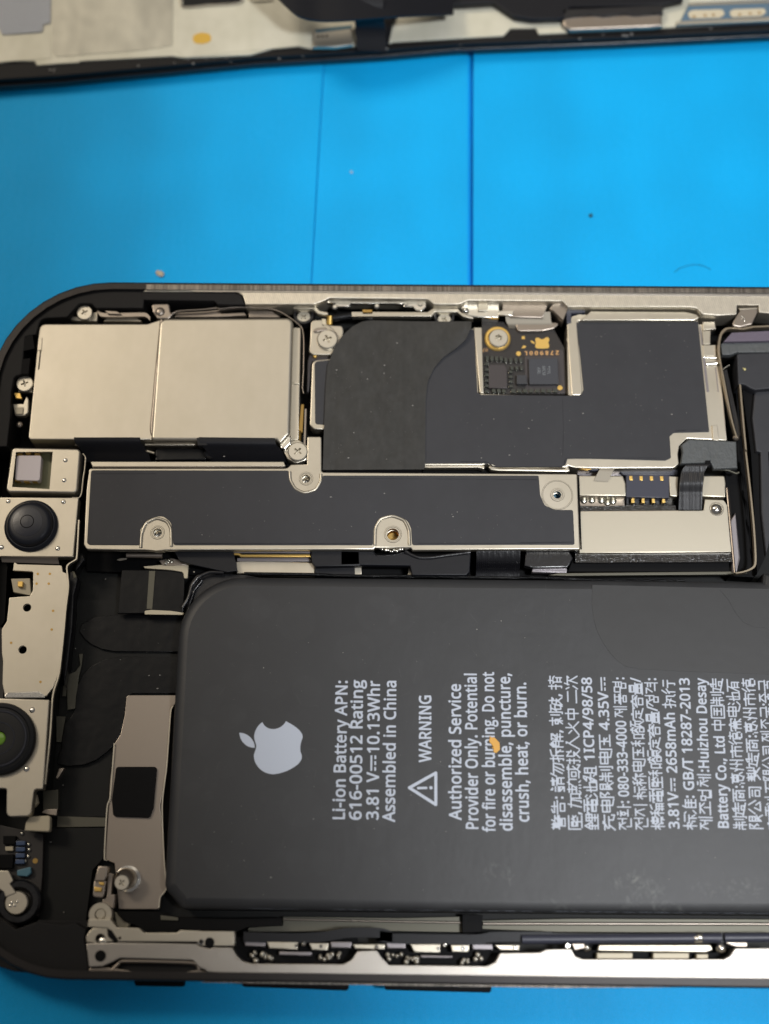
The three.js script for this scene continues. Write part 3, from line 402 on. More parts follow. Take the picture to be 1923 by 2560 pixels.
// ------------------------------------------------------------------ floor between the front cameras and the battery
{
  P('floor_sheet', plate([[-32.58,7.92],[-20.47,7.92],[-20.56,17.88],[-26,29.81],[-32.86,29.81]], 0.8, 1.5), M.floor, 'dark sheet on the floor left of the battery');
  P('flex_cable', plate([...[[-20.67,13.9],[-26.76,13.9],[-28.45,14.27],[-29.63,14.89],[-30.43,15.75],[-30.85,16.73],[-31,17.95],[-31.01,19.17],[-31.26,19.89],[-31.94,20.62],[-32.14,22.18],[-32.13,23.25],[-32.64,24.68,0.4],[-31.43,24.94],[-29.77,24.8],[-28.6,24.33],[-27.46,23.43],[-26.78,22.66],[-26.35,21.7],[-26.17,20.62],[-26.04,19.53],[-25.97,18.56],[-25.76,18.01],[-25.35,17.68],[-20.52,17.65]]], 1.5, 1.95, { b: 0.06 }), M.flex, 'black flex cable curving in an S left of the battery');
  P('flex_cable', plate([...[[-20.36,9.57],[-27.01,9.51],[-29.45,9.76],[-30.88,10.52],[-31.08,11.27],[-30.55,12.02],[-29.78,12.64],[-28.65,13.14],[-27.42,13.36],[-20.46,13.41]]], 1.5, 1.85, { b: 0.06 }), M.flex, 'black flex cable with a round end left of the battery');
  P('floor_edge', [plate([[-30.98,13.65],[-30.56,13.59],[-30.61,14.77,0.3],[-30.84,16],[-30.95,19.17],[-31.78,19.35],[-32.07,15.75,0.3],[-31.24,15.44,0.3],[-30.79,14.77]], 1.4, 1.9, { b: 0.06 }), plate([[-32.34,16.86],[-31.96,16.86],[-32.01,17.93],[-32.37,17.93]], 1.4, 1.9), plate([[-32.85,19.94],[-31.94,20],[-32.2,22.52],[-32.68,22.52]], 1.4, 1.8)], M.olive);
  P('foam_strip', [plate([[-32.14,5.23],[-31.54,5.57],[-31.24,6.16],[-31.54,7.88],[-31.5,11.05],[-31.71,15.25],[-31.95,17.03],[-32.33,15.25],[-32.21,11.05],[-32.21,7.88]], 1.4, 3.3, { b: 0.15 })], M.gloss, 'glossy black strip along the right edge of the front camera bracket');
  P('foam_strip', plate([[-31.64,5.31],[-30.75,3.94],[-30.96,3.57],[-31.15,3.32],[-31.67,4.69]], 1.4, 2.9, { b: 0.12 }), M.gloss);
  P('brown_tab', plate([[-31.9,5.3],[-31.65,5.37],[-31.34,5.98],[-31.66,6.13]], 2.4, 3.35, { b: 0.05 }), M.olive);
  P('brown_tab', [plate([[-33.58,27.4],[-32.08,27.27],[-31.95,29.15],[-33.45,29.33]], 1.5, 2.4, { b: 0.06 })], M.olive);
  P('corner_fold', [tube(lift([[-20.36,9.32],[-19.79,8.28],[-19.44,6.91],[-18.75,6.07],[-17.74,5.65],[-16.31,5.67]], 4.0), 0.2, 40, 8), tube(lift([[-19.88,9.85],[-19.68,8.6],[-19.27,7.34],[-18.58,6.39]], 3.5), 0.24, 30, 8), ribbon(lift([[-19.63,7.81],[-19.46,6.97],[-18.88,6.12],[-18.17,5.81]], 3.9), [0.22, 0.12], 0.06)], M.gloss, 'wrinkled glossy wrap at the upper left corner of the battery');
  P('glue_glint', [ball(...lift([[-19.33,5.62]], 4.05)[0], 0.1, 0.5, 8), ball(...lift([[-19.75,9.38]], 3.7)[0], 0.12, 0.5, 8), ball(...lift([[-19.35,7.65]], 3.9)[0], 0.09, 0.5, 8)], M.solderDull);
  const pl = P('grounding_plate', plate([...[[-25.86,17.9,0.3],[-20.69,17.9],[-20.94,18.87],[-21.31,19.11],[-21.47,22.24],[-21.53,25.21]], ...[[-21.99,28.8],[-21.34,33.96],[-20.99,36.69],[-21.6,37.51,0.2],[-21.71,38.66,0.2],[-25.57,38.66],[-26.19,34.34],[-27.15,33.96,0.1],[-27.08,29.97]], ...[[-27.05,26.38],[-26.77,22.65],[-26.28,21.88],[-25.96,19.96]]], 1.3, 2.3, { b: 0.08 }), M.nickelDark, 'brownish grey metal plate left of the battery');
  part(pl, 'black_pad', plate([...[[-26.47,25.07,0.3],[-22.44,25.07,0.3]], ...[[-22.62,29.09,0.3],[-22.94,30.02,0.3],[-26.5,29.9,0.4],[-26.72,28.31]]], 2.3, 2.6, { b: 0.06 }), M.black, 'black square pad');
  part(pl, 'raised_edge', [ribbon(lift([...[[-21.1,19.02],[-21.32,19.63],[-21.42,22.86],[-21.5,25.23]], ...[[-21.76,28.82],[-21.36,33.97],[-21.03,36.63],[-21.57,37.51],[-21.66,38.52]]], 2.4), [0.06, 0.01], 0.4), ribbon(lift([...[[-26.79,22.74],[-26.84,25.23],[-26.92,28.04]], ...[[-27.16,29.08],[-27.16,33.72],[-26.82,34.04]]], 2.3), [0.06, 0.01], 0.4)], M.nickel);
  P('grey_tape', plate([[-32.12,29.8],[-27.28,29.93],[-27.3,30.78],[-32.12,30.84]], 1.5, 1.75), M.olive);
  P('black_tape', plate([[-33.98,30.96],[-27.31,30.9],[-27.35,33.8],[-28.34,34.95],[-28.71,39.75],[-33.32,39.68]], 1.4, 1.85, { b: 0.05 }), M.floor);
  const st = P('threaded_post', [lathe(...[-24.78,35.81], [[1.25, 2.3], [1.25, 2.6], [1.0, 2.7], [0.95, 4.0], [0.8, 4.3], [0.75, 4.05]], 36)], M.chrome, 'shiny threaded post with a cross-head screw left of the battery');
  screw(st, [-25.03,36.25], 4.35, 0.4, 0.72);
  const g = P('gold_connector', [plate([[-27.38,34.71],[-26.48,34.74],[-26.53,35.59],[-26.72,36.09],[-27.69,36.09]], 2.2, 4.2, { b: 0.1 }), plate([[-27.75,35.95],[-26.59,36.08],[-26.76,37.67,0.3],[-27.85,37.57,0.3]], 2.2, 3.9, { b: 0.12 })], M.nickelDark, 'small connector with gold contacts beside the threaded post');
  part(g, 'gold_contact', [plate([[-27.25,36.19],[-26.73,36.24],[-26.78,36.52],[-27.2,36.44]], 3.8, 4.15, { b: 0.05 }), plate([[-27.68,36.65],[-26.97,36.71],[-26.98,37.08],[-27.65,37.06]], 3.8, 4.1, { b: 0.06 })], M.gold);
  part(g, 'connector_arm', plate([[-26.55,35.31],[-26.1,35.37],[-26.16,37.31],[-25.8,37.31],[-25.8,38.56],[-26.95,38.56],[-26.93,37.81],[-26.56,37.56]], 2.0, 3.5, { b: 0.08 }), M.nickelDark);
  P('screw_cup', [ringAt(...[-26.9,39.2], 0.5, 1.12, 3.4, 4.4), cyl(...[-26.9,39.14], 0.55, 3.0, 4.3, 0.12)], M.nickel);
  P('clear_tab', plate([[-25.89,38.89],[-25.24,39.02],[-24.55,39.77,0.4],[-23.91,39.64],[-24.65,40.39],[-25.56,40.33]], 2, 2.6, { b: 0.08 }), M.cream);
  // glass-like tab and bright pieces above the flexes
  P('clear_cover', plate([[-26.88,5.09,0.2],[-20.41,5.15],[-20.44,9.6],[-27.06,9.65]], 2.5, 2.9, { b: 0.06 }), M.flex, 'glossy dark square cover left of the battery corner');
  P('clear_cover_bar', plate([[-24.07,5.23],[-23.45,5.23],[-23.58,9.2],[-24.14,9.2]], 2.9, 2.98), M.olive);
  P('bright_tab', [plate([[-24.63,4.8],[-22.88,4.64],[-20.04,4.53],[-20.08,6.08,0.2],[-20.44,6.02],[-20.57,5.39,0.3],[-21.82,5.17],[-24.51,4.99]], 2.9, 3.2, { b: 0.05 }), plate([[-24.32,9.43,0.1],[-23.71,9.33],[-21.65,9.43],[-20.31,9.64],[-20.41,9.85],[-24.3,9.8]], 2.9, 3.1, { b: 0.04 })], M.cream);
  P('bright_tab', [plate([[-23.07,4.21],[-21.85,3.94],[-19.97,4.32,0.3],[-20.01,4.69],[-22.64,4.74]], 3, 3.3, { b: 0.06 })], M.nickelDark);
  P('cable_bar', [rod(lift([[-26.3,3.82]], 3.9)[0], lift([[-22.64,3.84]], 3.9)[0], 0.28)], M.nickelDark);
  P('solder_blob', Array.from({ length: 7 }, () => { const [x, z] = [-22.04,4.32]; return ball(x + (rnd() - 0.5) * 1.2, 3.3, z + (rnd() - 0.5) * 0.4, 0.12 + rnd() * 0.1, 0.6, 8); }), M.solder);
  P('loose_flake', plate([[-27.4,4.1],[-27.05,3.96],[-26.38,3.89],[-26.42,4.07],[-27.14,4.21]], 3.1, 3.2), M.nickel);
}

// ------------------------------------------------------------------ long cover over the connectors
{
  const outer = [...[[-30.34,-5.03,0.25]], ...[[-10.22,-5.03],[-9.95,-5.1],[-9.61,-5.44]], ...[[-7.97,-5.47],[-7.98,-8.49,0.15],[-6.53,-8.49,0.2],[-6.48,-4.6,0.3]], ...[[15.59,-4.45],[19.77,-4.42,0.15],[19.74,3.6,0.2],[13.68,3.6]], ...[[2.85,3.7],[2.67,3.42],[-0.98,3.42],[-1.1,3.61],[-4.51,3.61]], ...[[-22.08,3.67],[-22.93,3.73]], ...[[-22.26,3.73],[-24.27,3.67],[-26.7,3.67],[-30.1,3.61,0.4],[-30.4,3.1,0.3],[-30.48,-2.71]]];
  const holes = [[-23.01,1.84], [-8.04,-3.91], [0.85,2.03], [17.66,-2.16]], rads = [0.55, 0.55, 0.72, 0.5];
  const cover = P('connector_cover', plate(outer, 4.6, 5.4, { b: 0.1, holes: holes.map((h, i) => disc(h[0], h[1], rads[i])) }), M.nickel, 'long metal cover with a black face and four screw holes above the battery');
  const face = [...[[-30.13,-4.82,0.25]], ...[[-9.86,-4.77,0.2],[-9.76,-3.73,0.4],[-9.31,-2.82,1.1],[-8.19,-2.18,1.2],[-6.97,-2.57,1.1],[-6.37,-3.73,0.4],[-6.37,-4.23,0.2]], ...[[15.81,-4.23,0.15],[15.9,-2.14,0.6],[16.32,-1.01,0.7],[17.37,-0.54,0.6],[19.2,-0.54,0.2],[19.22,3.14,0.2],[13.69,3.14]], ...[[3.28,3.18],[2.79,3.18,0.3],[2.7,1.41,0.6],[2.32,0.52,1],[0.85,-0.06,1.2],[-0.62,0.52,1],[-1.13,1.53,0.6],[-1.16,3.18,0.2]], ...[[-21.36,3.18,0.3],[-21.49,1.66,0.5],[-21.71,0.77,0.8],[-22.47,0.13,0.8]], ...[[-23.08,0.11,0.8],[-24.16,0.52,0.8],[-24.78,1.53,0.5],[-24.79,3.18,0.15],[-30.09,3.16,0.4]]];
  const bf = part(cover, 'black_face', plate(face, 5.36, 5.47, { b: 0.03 }), M.graphite, 'matt black sheet on the long cover');
  part(bf, 'pressed_line', [tube(lift([[19,2.88],[13.69,2.93]], 5.455), 0.05, 20, 6), tube(lift([[15.44,3],[3.4,3]], 5.455), 0.05, 20, 6), tube(lift([[-2.75,3.04],[-21.25,3]], 5.455), 0.05, 20, 6), tube(lift([[-4.57,-3.92],[15.65,-3.79]], 5.455), 0.04, 20, 6), tube(lift([[-29.7,-4.44],[-23.4,-4.44]], 5.455), 0.04, 20, 6)], M.graphite);
  const thread = (h, r, m) => lathe(h[0], h[1], [[r, 5.4], [r * 0.9, 5.2], [r, 5.0], [r * 0.88, 4.8], [r, 4.6], [r * 0.88, 4.4], [r, 4.2], [r * 0.8, 3.9], [0.001, 3.85]], 28);
  holes.forEach((h, i) => {
    part(cover, 'hole_rim', i === 3 ? [ringAt(h[0], h[1], rads[i], rads[i] + 0.22, 5.3, 5.46, 0.05), ringAt(h[0], h[1], 1.45, 1.62, 5.3, 5.44, 0.05)] : ringAt(h[0], h[1], rads[i], rads[i] + 0.2, 5.3, 5.45, 0.06), M.nickel);
    part(cover, 'hole_thread', thread(h, rads[i]), i === 2 ? M.goldDark : i === 3 ? M.ceramicTeal : M.chrome);
  });
  const arch = (p) => tube(lift(p, 5.42), 0.17, 40, 8);
  part(cover, 'embossed_rim', [arch([[-24.64,3.42],[-24.61,2.03],[-24.21,0.88],[-23.2,0.34],[-22.14,0.69],[-21.68,1.52],[-21.55,3.29]]), arch([[-9.72,-4.66],[-9.64,-3.75],[-9.13,-2.84],[-8.2,-2.39],[-7.09,-2.71],[-6.55,-3.62],[-6.53,-4.4]]), arch([[-0.96,3.17],[-0.91,1.39],[-0.37,0.43],[0.79,0.11],[1.95,0.56],[2.46,1.64],[2.52,3.17]])], M.nickel);
  part(cover, 'rear_lip', [plate([...[[-30.32,-5.86]], ...[[-10.38,-5.86],[-10.18,-5.35],[-23.13,-5.29]], ...[[-30.07,-5.29]]], 4.2, 5.1, { b: 0.08 })], M.nickel);
  part(cover, 'rear_ridge', [tube(lift([...[[-30.06,-5.25],[-24.73,-5.25]], ...[[-19.41,-5.23],[-14.45,-5.26],[-10.37,-5.26]]], 5.2), 0.08, 60, 6)], M.nickelDark);
  part(cover, 'torn_edge', Array.from({ length: 16 }, (_, i) => { const [x, z] = mid([-0.74,3.21], [2.31,3.34], i / 15); return ball(x + (rnd() - 0.5) * 0.3, 5.0 - rnd() * 0.3, z + Math.sin(i / 15 * 3.14) * 0.5 * rnd(), 0.14 + rnd() * 0.12, 0.8, 8); }), M.chrome);
  part(cover, 'side_wall', plate([[19.95,-4.55],[20.07,-4.55],[20.03,3.4],[19.91,3.4]], 3.0, 4.75), M.black);  // black strip standing in for the dark gap beside the cover
  P('solder_pool', plate([[-10.35,-7.24],[-7.6,-7.64],[-7.33,-6.05],[-10.2,-5.92]], 1.5, 3.2, { b: 0.1 }), M.black);
}

// ------------------------------------------------------------------ circuit board: metal can, black sheet, bare corner with chips
{
  const can = P('circuit_board', [
    plate([...[[19.3,-19.61],[19.78,-22.11,0.3],[20.43,-22.42],[33.11,-22.39],[33.4,-21.76]], ...[[33.4,-21.38],[33.83,-21.38],[33.67,-18.99],[35.09,-18.99],[35.09,-17.84],[35.37,-16.77],[35.44,-13.67],[35.5,-8.24],[34.11,-8.32],[31.35,-8.46,0.4],[30.54,-7.65],[30.35,-6.77]], ...[[30.36,-5.66],[29.77,-5.24],[22.65,-5.2],[19.66,-5.26]], ...[[18.95,-5.48],[18.7,-5.32],[11.5,-5.28],[10.57,-5.68]], ...[[9.89,-5.54],[4.06,-5.54],[1.2,-5.61],[-5,-5.61],[-5.12,-17.68],[9.29,-20.86],[9.67,-20.93],[9.86,-13.46]], ...[[19.6,-13.12],[19.23,-13.33],[19.4,-21.42]]], 2.6, 4.9, { b: 0.1 })], M.nickel, 'circuit board under its metal shield and black sheet');
  const sheet = [...[[20.71,-21.69],[33.33,-21.65],[33.72,-9.16,0.1],[30.03,-9.07,0.4],[29.57,-8.67,0.2],[29.58,-6.3,0.2],[28.98,-6.02,0.2]], ...[[18.91,-6.3],[18.69,-5.58,0.2],[18.25,-5.29,0.2],[11.74,-5.29,0.2],[11.13,-5.64,0.2],[10.01,-5.73]], ...[[4.06,-5.71],[1.2,-5.71],[-1.28,-8.21],[-0.04,-19.02],[8.64,-20.81],[9.54,-20.68,0.2],[9.72,-13.56,0.2],[10.1,-13.29]], ...[[13.18,-13.26],[19.59,-13.18],[20.54,-13.26,0.2],[20.85,-13.83,0.2]], ...[[20.65,-17.64],[20.38,-21.37]]];
  part(can, 'black_sheet', plate(sheet, 4.85, 5.0, { b: 0.03 }), M.graphite, 'large matt black sheet covering the circuit board');
  part(can, 'sheet_crease', [tube(lift([[7.78,-5.9],[10.63,-5.84],[11.49,-5.34],[18.19,-5.37],[18.78,-6.23],[22.69,-6.26],[28.43,-6.3]], 4.99), 0.05, 60, 6), tube(lift([[30.16,-9.27],[31.67,-9.38],[32.91,-9.3]], 4.99), 0.05, 20, 6), tube(lift([[18.6,-13.42],[18.58,-9.54],[18.42,-6.63]], 4.98), 0.03, 20, 6)], M.graphite);
  // rim pieces of the can that stand proud
  part(can, 'can_wall', plate([...[[19.92,-22.19,0.3],[20.63,-22.44],[29.3,-22.44],[29.25,-21.69],[20.6,-21.69,0.15],[20.4,-21.46],[20.71,-13.65],[20.46,-13.22],[19.58,-13.22,0.1],[19.37,-21.19]]], 3, 5.08, { b: 0.08 }), M.nickel);
  part(can, 'can_wall', plate([...[[20.92,-22.41],[33.05,-22.37],[33.18,-21.69],[20.89,-21.69]]], 3, 5.09, { b: 0.08 }), M.nickel);
  part(can, 'can_wall', plate([[9.47,-20.9],[10.33,-20.9],[10.36,-13.4],[9.97,-13.49,0.1]], 3, 5.12, { b: 0.08 }), M.nickel);
  part(can, 'can_edge', [plate([[4.1,-5.64],[9.95,-5.69,0.3],[10.41,-5.52,0.2],[10.26,-5.17,0.15],[9.69,-5.35],[4.09,-5.3]], 3.8, 4.7, { b: 0.1 }), plate([...[[10.63,-5.52,0.2],[11.31,-5.56],[11.8,-5.27]], ...[[13.99,-5.3],[18.63,-5.25],[18.93,-5.83],[19.12,-4.98],[18.77,-4.88],[13.98,-4.98]], ...[[11.8,-5],[10.99,-5.09]]], 3.8, 4.7, { b: 0.12 })], M.nickel);
  part(can, 'edge_gap', plate([[4,-5.73],[16.18,-5.33],[16.17,-5.07],[4,-5.07]], 2, 3.4), M.black);
  const ts = part(can, 'side_strip', [plate([[33.65,-18.91],[35.03,-18.93],[34.97,-17.68],[33.64,-17.61]], 4.6, 5.02, { b: 0.05 }), plate([[33.76,-21.56],[35.1,-21.6],[35.15,-20.71],[33.76,-20.6]], 4.5, 5.1, { b: 0.1 }), plate([[33.75,-20.56],[34.61,-20.6],[34.43,-19.02],[33.73,-19.02]], 4.2, 4.95, { b: 0.05 })], M.nickel);
  part(ts, 'strip_slot', [plate([[33.56,-17.5],[33.79,-17.5],[33.99,-13.64],[33.74,-13.6]], 4.85, 4.99), plate([[33.44,-21.11],[33.55,-21.15],[33.69,-18.99],[33.55,-18.99]], 4.85, 4.99), plate([[34.8,-16.36],[34.9,-16.36],[35,-13.64],[34.92,-13.63]], 4.88, 4.99)], M.groove);
  part(ts, 'bright_fold', [rod(lift([[33.84,-16.65]], 5.05)[0], lift([[35.22,-16.84]], 5.05)[0], 0.22), rod(lift([[33.68,-17.49]], 5.0)[0], lift([[35.09,-17.41]], 5.0)[0], 0.09)], M.chrome);
  part(ts, 'raised_tab', plate([[34.01,-9.83],[34.57,-9.9],[34.66,-8.17],[34.04,-8.17]], 4.8, 5.15, { b: 0.06 }), M.nickel);
  // the bare corner of the board
  const bare = part(can, 'bare_board', plate([...[[10.4,-22.14],[14.05,-22.07],[18.05,-21.41],[19.17,-19.02],[19.25,-13.81],[10.4,-13.81]]], 2.6, 3.9, { b: 0.04 }), M.pcb, 'bare dark corner of the circuit board with chips and gold marks');
  const [sx, sz] = [12.05,-20.09];
  part(can, 'gold_ring', ringAt(sx, sz, 0.9, 1.4, 3.8, 4.15, 0.12), M.gold, 'gold ring round the board screw');
  const bs = screw(can, [12.11,-19.93], 4.6, 0.2, 1.02, 1); bs.userData.label = 'star-head screw in a gold ring';
  for (const [q, m] of [[[[11.03,-16.87,0.1],[11.23,-16.94],[11.89,-16.94,0.1],[12.62,-16.94,0.1],[12.94,-16.52,0.1],[12.88,-14.28],[10.97,-14.32]], M.chipBrown], [[[15.24,-17.58],[18.32,-17.65],[18.32,-14.7],[15.25,-14.67]], M.chip], [[[13.95,-15.72],[14.97,-15.72],[15.01,-14.71],[13.92,-14.71]], M.chip]]) part(can, 'chip', plate(q, 3.9, m === M.chipBrown ? 4.35 : 4.5, { b: 0.04 }), m);
  part(can, 'chip_frame', plate([[14.94,-18.12,0.1],[19.02,-18.91,0.3],[19.04,-13.84],[14.82,-13.84]], 3.88, 4.0, { b: 0.03 }), M.chipBrown);
  const small = (p, q, n, w, d, m = M.comp) => { for (let i = 0; i < n; i++) { const [x, z] = mid(p, q, n > 1 ? i / (n - 1) : 0); const c = part(can, 'capacitor', plate([[x - w, z - d], [x + w, z - d], [x + w, z + d], [x - w, z + d]], 3.9, 4.25 + rnd() * 0.1, { b: 0.04 }), m); if (w > d) part(c, 'solder_end', [ball(x - w, 3.98, z, 0.09, 0.8, 6), ball(x + w, 3.98, z, 0.09, 0.8, 6)], M.solder); else part(c, 'solder_end', [ball(x, 3.98, z - d, 0.09, 0.8, 6), ball(x, 3.98, z + d, 0.09, 0.8, 6)], M.solder); } };
  small([10.89,-17.71], [12.38,-17.71], 4, 0.17, 0.26);
  small([10.81,-17.1], [10.75,-13.97], 6, 0.2, 0.15);
  small([12.84,-17.53], [14.44,-17.53], 4, 0.15, 0.24);
  small([13.48,-16.6], [14.48,-16.6], 3, 0.14, 0.2);
  small([13.34,-16.17], [13.3,-14.54], 4, 0.18, 0.14);
  small([11.51,-14.03], [12.56,-14.03], 3, 0.2, 0.2);
  small([13.55,-14.03], [17.97,-14.04], 8, 0.22, 0.2);
  part(can, 'gold_dot', [plate(disc(...[14.24,-18.36], 0.26, 20), 3.9, 4.03), plate(disc(...[18.51,-14.46], 0.27, 20), 3.95, 4.05), plate([[14.65,-20.36],[14.94,-20.45],[14.99,-20.08],[14.64,-20.07]], 3.88, 3.94), plate([[14.56,-19.01],[14.74,-19.25],[14.81,-19.36],[15.1,-19.25],[14.97,-19.04]], 3.88, 3.94)], M.gold);
  const emblem = bezier([...[[16.1,-20.1],[16.2,-20.26],[16.4,-20.26],[16.52,-20.17],[16.69,-19.98],[16.93,-20.01],[17.12,-20.19],[17.3,-20.34],[17.5,-20.3],[17.54,-20.12],[17.63,-19.94],[17.47,-19.79],[17.46,-19.64],[17.46,-19.47],[17.61,-19.36],[17.54,-19.18],[17.48,-19.04],[17.36,-18.99],[17.2,-18.99],[16.96,-18.97],[16.56,-18.97],[16.3,-18.99],[16.13,-19],[16.05,-19.11],[16.05,-19.29],[16.06,-19.43],[16.14,-19.51],[16.13,-19.71],[16.12,-19.85],[16.04,-19.95],[16.1,-20.1]]]);
  part(can, 'gold_emblem', [plate(emblem, 3.88, 3.95), plate(bezier([[15.56,-19.9],[15.82,-19.9],[16.02,-19.72],[16.01,-19.51],[15.81,-19.54],[15.62,-19.65],[15.56,-19.9]]), 3.88, 3.95)], M.gold, 'gold apple emblem');
  const cv = document.createElement('canvas'); cv.width = 1024; cv.height = 200; const x = cv.getContext('2d');
  x.fillStyle = '#3d3532'; x.fillRect(0, 0, 1024, 200); x.fillStyle = '#d9a76a'; x.textAlign = 'center'; x.textBaseline = 'middle';
  x.save(); x.translate(512, 100); x.rotate(Math.PI); x.scale(1.3, 1); x.font = 'bold 170px sans-serif'; x.fillText('2 7 8 9 0 0 L', 0, 8, 770); x.restore();
  const print = (q, canvas, y, name, fg) => { const [a, b, c, d] = q, g = new THREE.BufferGeometry(); g.setAttribute('position', new THREE.Float32BufferAttribute([a, b, c, d].flatMap(([px, pz]) => [px, y, pz]), 3)); g.setAttribute('normal', new THREE.Float32BufferAttribute([0, 1, 0, 0, 1, 0, 0, 1, 0, 0, 1, 0], 3)); g.setAttribute('uv', new THREE.Float32BufferAttribute([0, 1, 1, 1, 1, 0, 0, 0], 2)); g.setIndex([0, 2, 1, 0, 3, 2]);
    const t = new THREE.CanvasTexture(canvas); t.colorSpace = THREE.SRGBColorSpace; t.anisotropy = 8; const bb = origins.get(can); g.translate(-bb[0], -bb[1], -bb[2]); g.scale(MM, MM, MM);
    const m = new THREE.Mesh(g, std({ map: t, roughness: 0.5 })); m.name = numbered(name); m.receiveShadow = true; origins.set(m, bb); can.add(m); return m; };
  print([[14.82,-18.75],[18.62,-18.83],[18.59,-18.06],[14.8,-18.03]], cv, 4.012, 'printed_number');
  const c2 = document.createElement('canvas'); c2.width = 256; c2.height = 256; const y = c2.getContext('2d'); y.fillStyle = '#3a3331'; y.fillRect(0, 0, 256, 256); y.fillStyle = '#d9a76a'; y.textAlign = 'center'; y.textBaseline = 'middle'; y.translate(128, 128); y.rotate(Math.PI); y.font = '200px sans-serif'; y.fillText('07', 0, 8, 220);
  print([[10.37,-19.12],[11.07,-19.14],[11.08,-18.51],[10.36,-18.47]], c2, 3.91, 'printed_number');
  const c3 = document.createElement('canvas'); c3.width = 512; c3.height = 480; const w = c3.getContext('2d'); w.fillStyle = '#3b3d43'; w.fillRect(0, 0, 512, 480); w.fillStyle = '#7d8285'; w.textAlign = 'center'; w.textBaseline = 'middle'; w.translate(256, 230); w.rotate(Math.PI / 2); w.font = '78px sans-serif'; w.fillText('*YYL', -10, -95, 230); w.fillText('MCM', 0, -5, 220); w.fillText('ARL', 0, 85, 200);
  print([[15.3,-17.53],[18.27,-17.6],[18.26,-14.76],[15.31,-14.72]], c3, 4.508, 'printed_code');

  // black tape over the board
  const tp = [[-2.34,-21.55,0.8],[-1.32,-21.69,0.6],[9.22,-21.37,0.1],[9.14,-20.61,0.6],[8.55,-19.3,1.2],[7.45,-18.33,1.5],[6.17,-17.41,2],[5.15,-16.14,2.5],[4.53,-14.72,2.5],[4.3,-12.69,1],[4.2,-5.52],[4.05,-5],[-6.35,-4.94],[-6.28,-9.48],[-6.15,-14.17,2],[-5.99,-16.48,2],[-5.37,-18.4,2.5],[-4.5,-19.92,2.5],[-3.36,-21.02,1.5]];
  let tg = new TessellateModifier(0.6, 8).modify(plate(tp, 5.0, 5.16));
  { const q = tg.attributes.position, [cx, cz] = [9.4,-20.75], L = 10;      // the free corner droops towards the rail
    for (let i = 0; i < q.count; i++) { const d = Math.max(0, 1 - Math.hypot(q.getX(i) - cx, (q.getZ(i) - cz) * 1.5) / L); q.setY(i, q.getY(i) + 0.55 * d * d + 0.02 * noise.noise(q.getX(i) * 0.4, q.getZ(i) * 0.5, 2)); }
    tg.deleteAttribute('uv'); tg.deleteAttribute('normal'); tg = mergeVertices(tg, 1e-3); tg = toCreasedNormals(tg, 0.8); }
  const tape = P('board_tape', tg, M.smudge, 'dark grey tape with a curved edge stuck over the circuit board');
  part(tape, 'tape_fold', [ribbon([...lift([[-1.13,-5.1]], 5.05), ...lift([[-1.13,-4.8]], 4.5)], [4.95, 0], 0.08, false)], M.gloss);
  // neighbours on its left
  const bk = P('antenna_bracket', plate([[-7.84,-21.68],[-7.57,-21.97],[-6.65,-22.01],[-6.56,-21.34],[-6.03,-21.51],[-5.49,-21.34],[-4.49,-21.34,0.5],[-4.37,-20.67],[-4.47,-19.84],[-5.6,-17.98,0.3],[-7.59,-17.98,0.5],[-7.98,-18.35,0.4],[-7.88,-19.67]], 3.6, 4.6, { b: 0.1 }), M.nickel, 'bright bracket with a cross-head screw beside the camera cover');
  screw(bk, [-6.05,-19.62], 5.0, 0.15, 1.1);
  part(bk, 'bracket_arm', [plate([[-7.58,-20.75],[-7.16,-20.96],[-6.24,-21.04],[-6.01,-20.71],[-7.15,-20.5],[-7.54,-20.54]], 4.5, 4.9, { b: 0.08, r: 0.15 })], M.nickelDark);
  part(bk, 'hair_wire', tube(lift([[-6.15,-21.24],[-5.46,-20.66],[-4.84,-19.74],[-4.91,-19.08]], 5.15), 0.04, 30, 5), M.nickelDark);
  part(bk, 'gold_drop', ball(...lift([[-7.37,-17.95]], 4.2)[0], 0.22), M.gold);
  P('board_edge', plate([[-7.97,-18.19],[-5.47,-18.19],[-5.85,-17.61],[-7.69,-17.53],[-8.02,-14],[-8.17,-14],[-8.11,-17.53]], 2.6, 4.0, { b: 0.05 }), M.chipBrown);
  const rc = P('round_can', plate([[-7.64,-17.29,0.6],[-5.68,-17.49],[-5.84,-9.51],[-7.35,-9.58,0.5],[-7.79,-10.05,0.4]], 3, 4.7, { b: 0.12 }), M.nickel, 'narrow metal can with a dark face half under the tape');
  part(rc, 'dark_face', plate([[-7.39,-17.13,0.4],[-5.67,-17.34],[-5.85,-10.03],[-7.23,-10.1,0.3]], 4.6, 4.76, { b: 0.03 }), M.graphite);
}

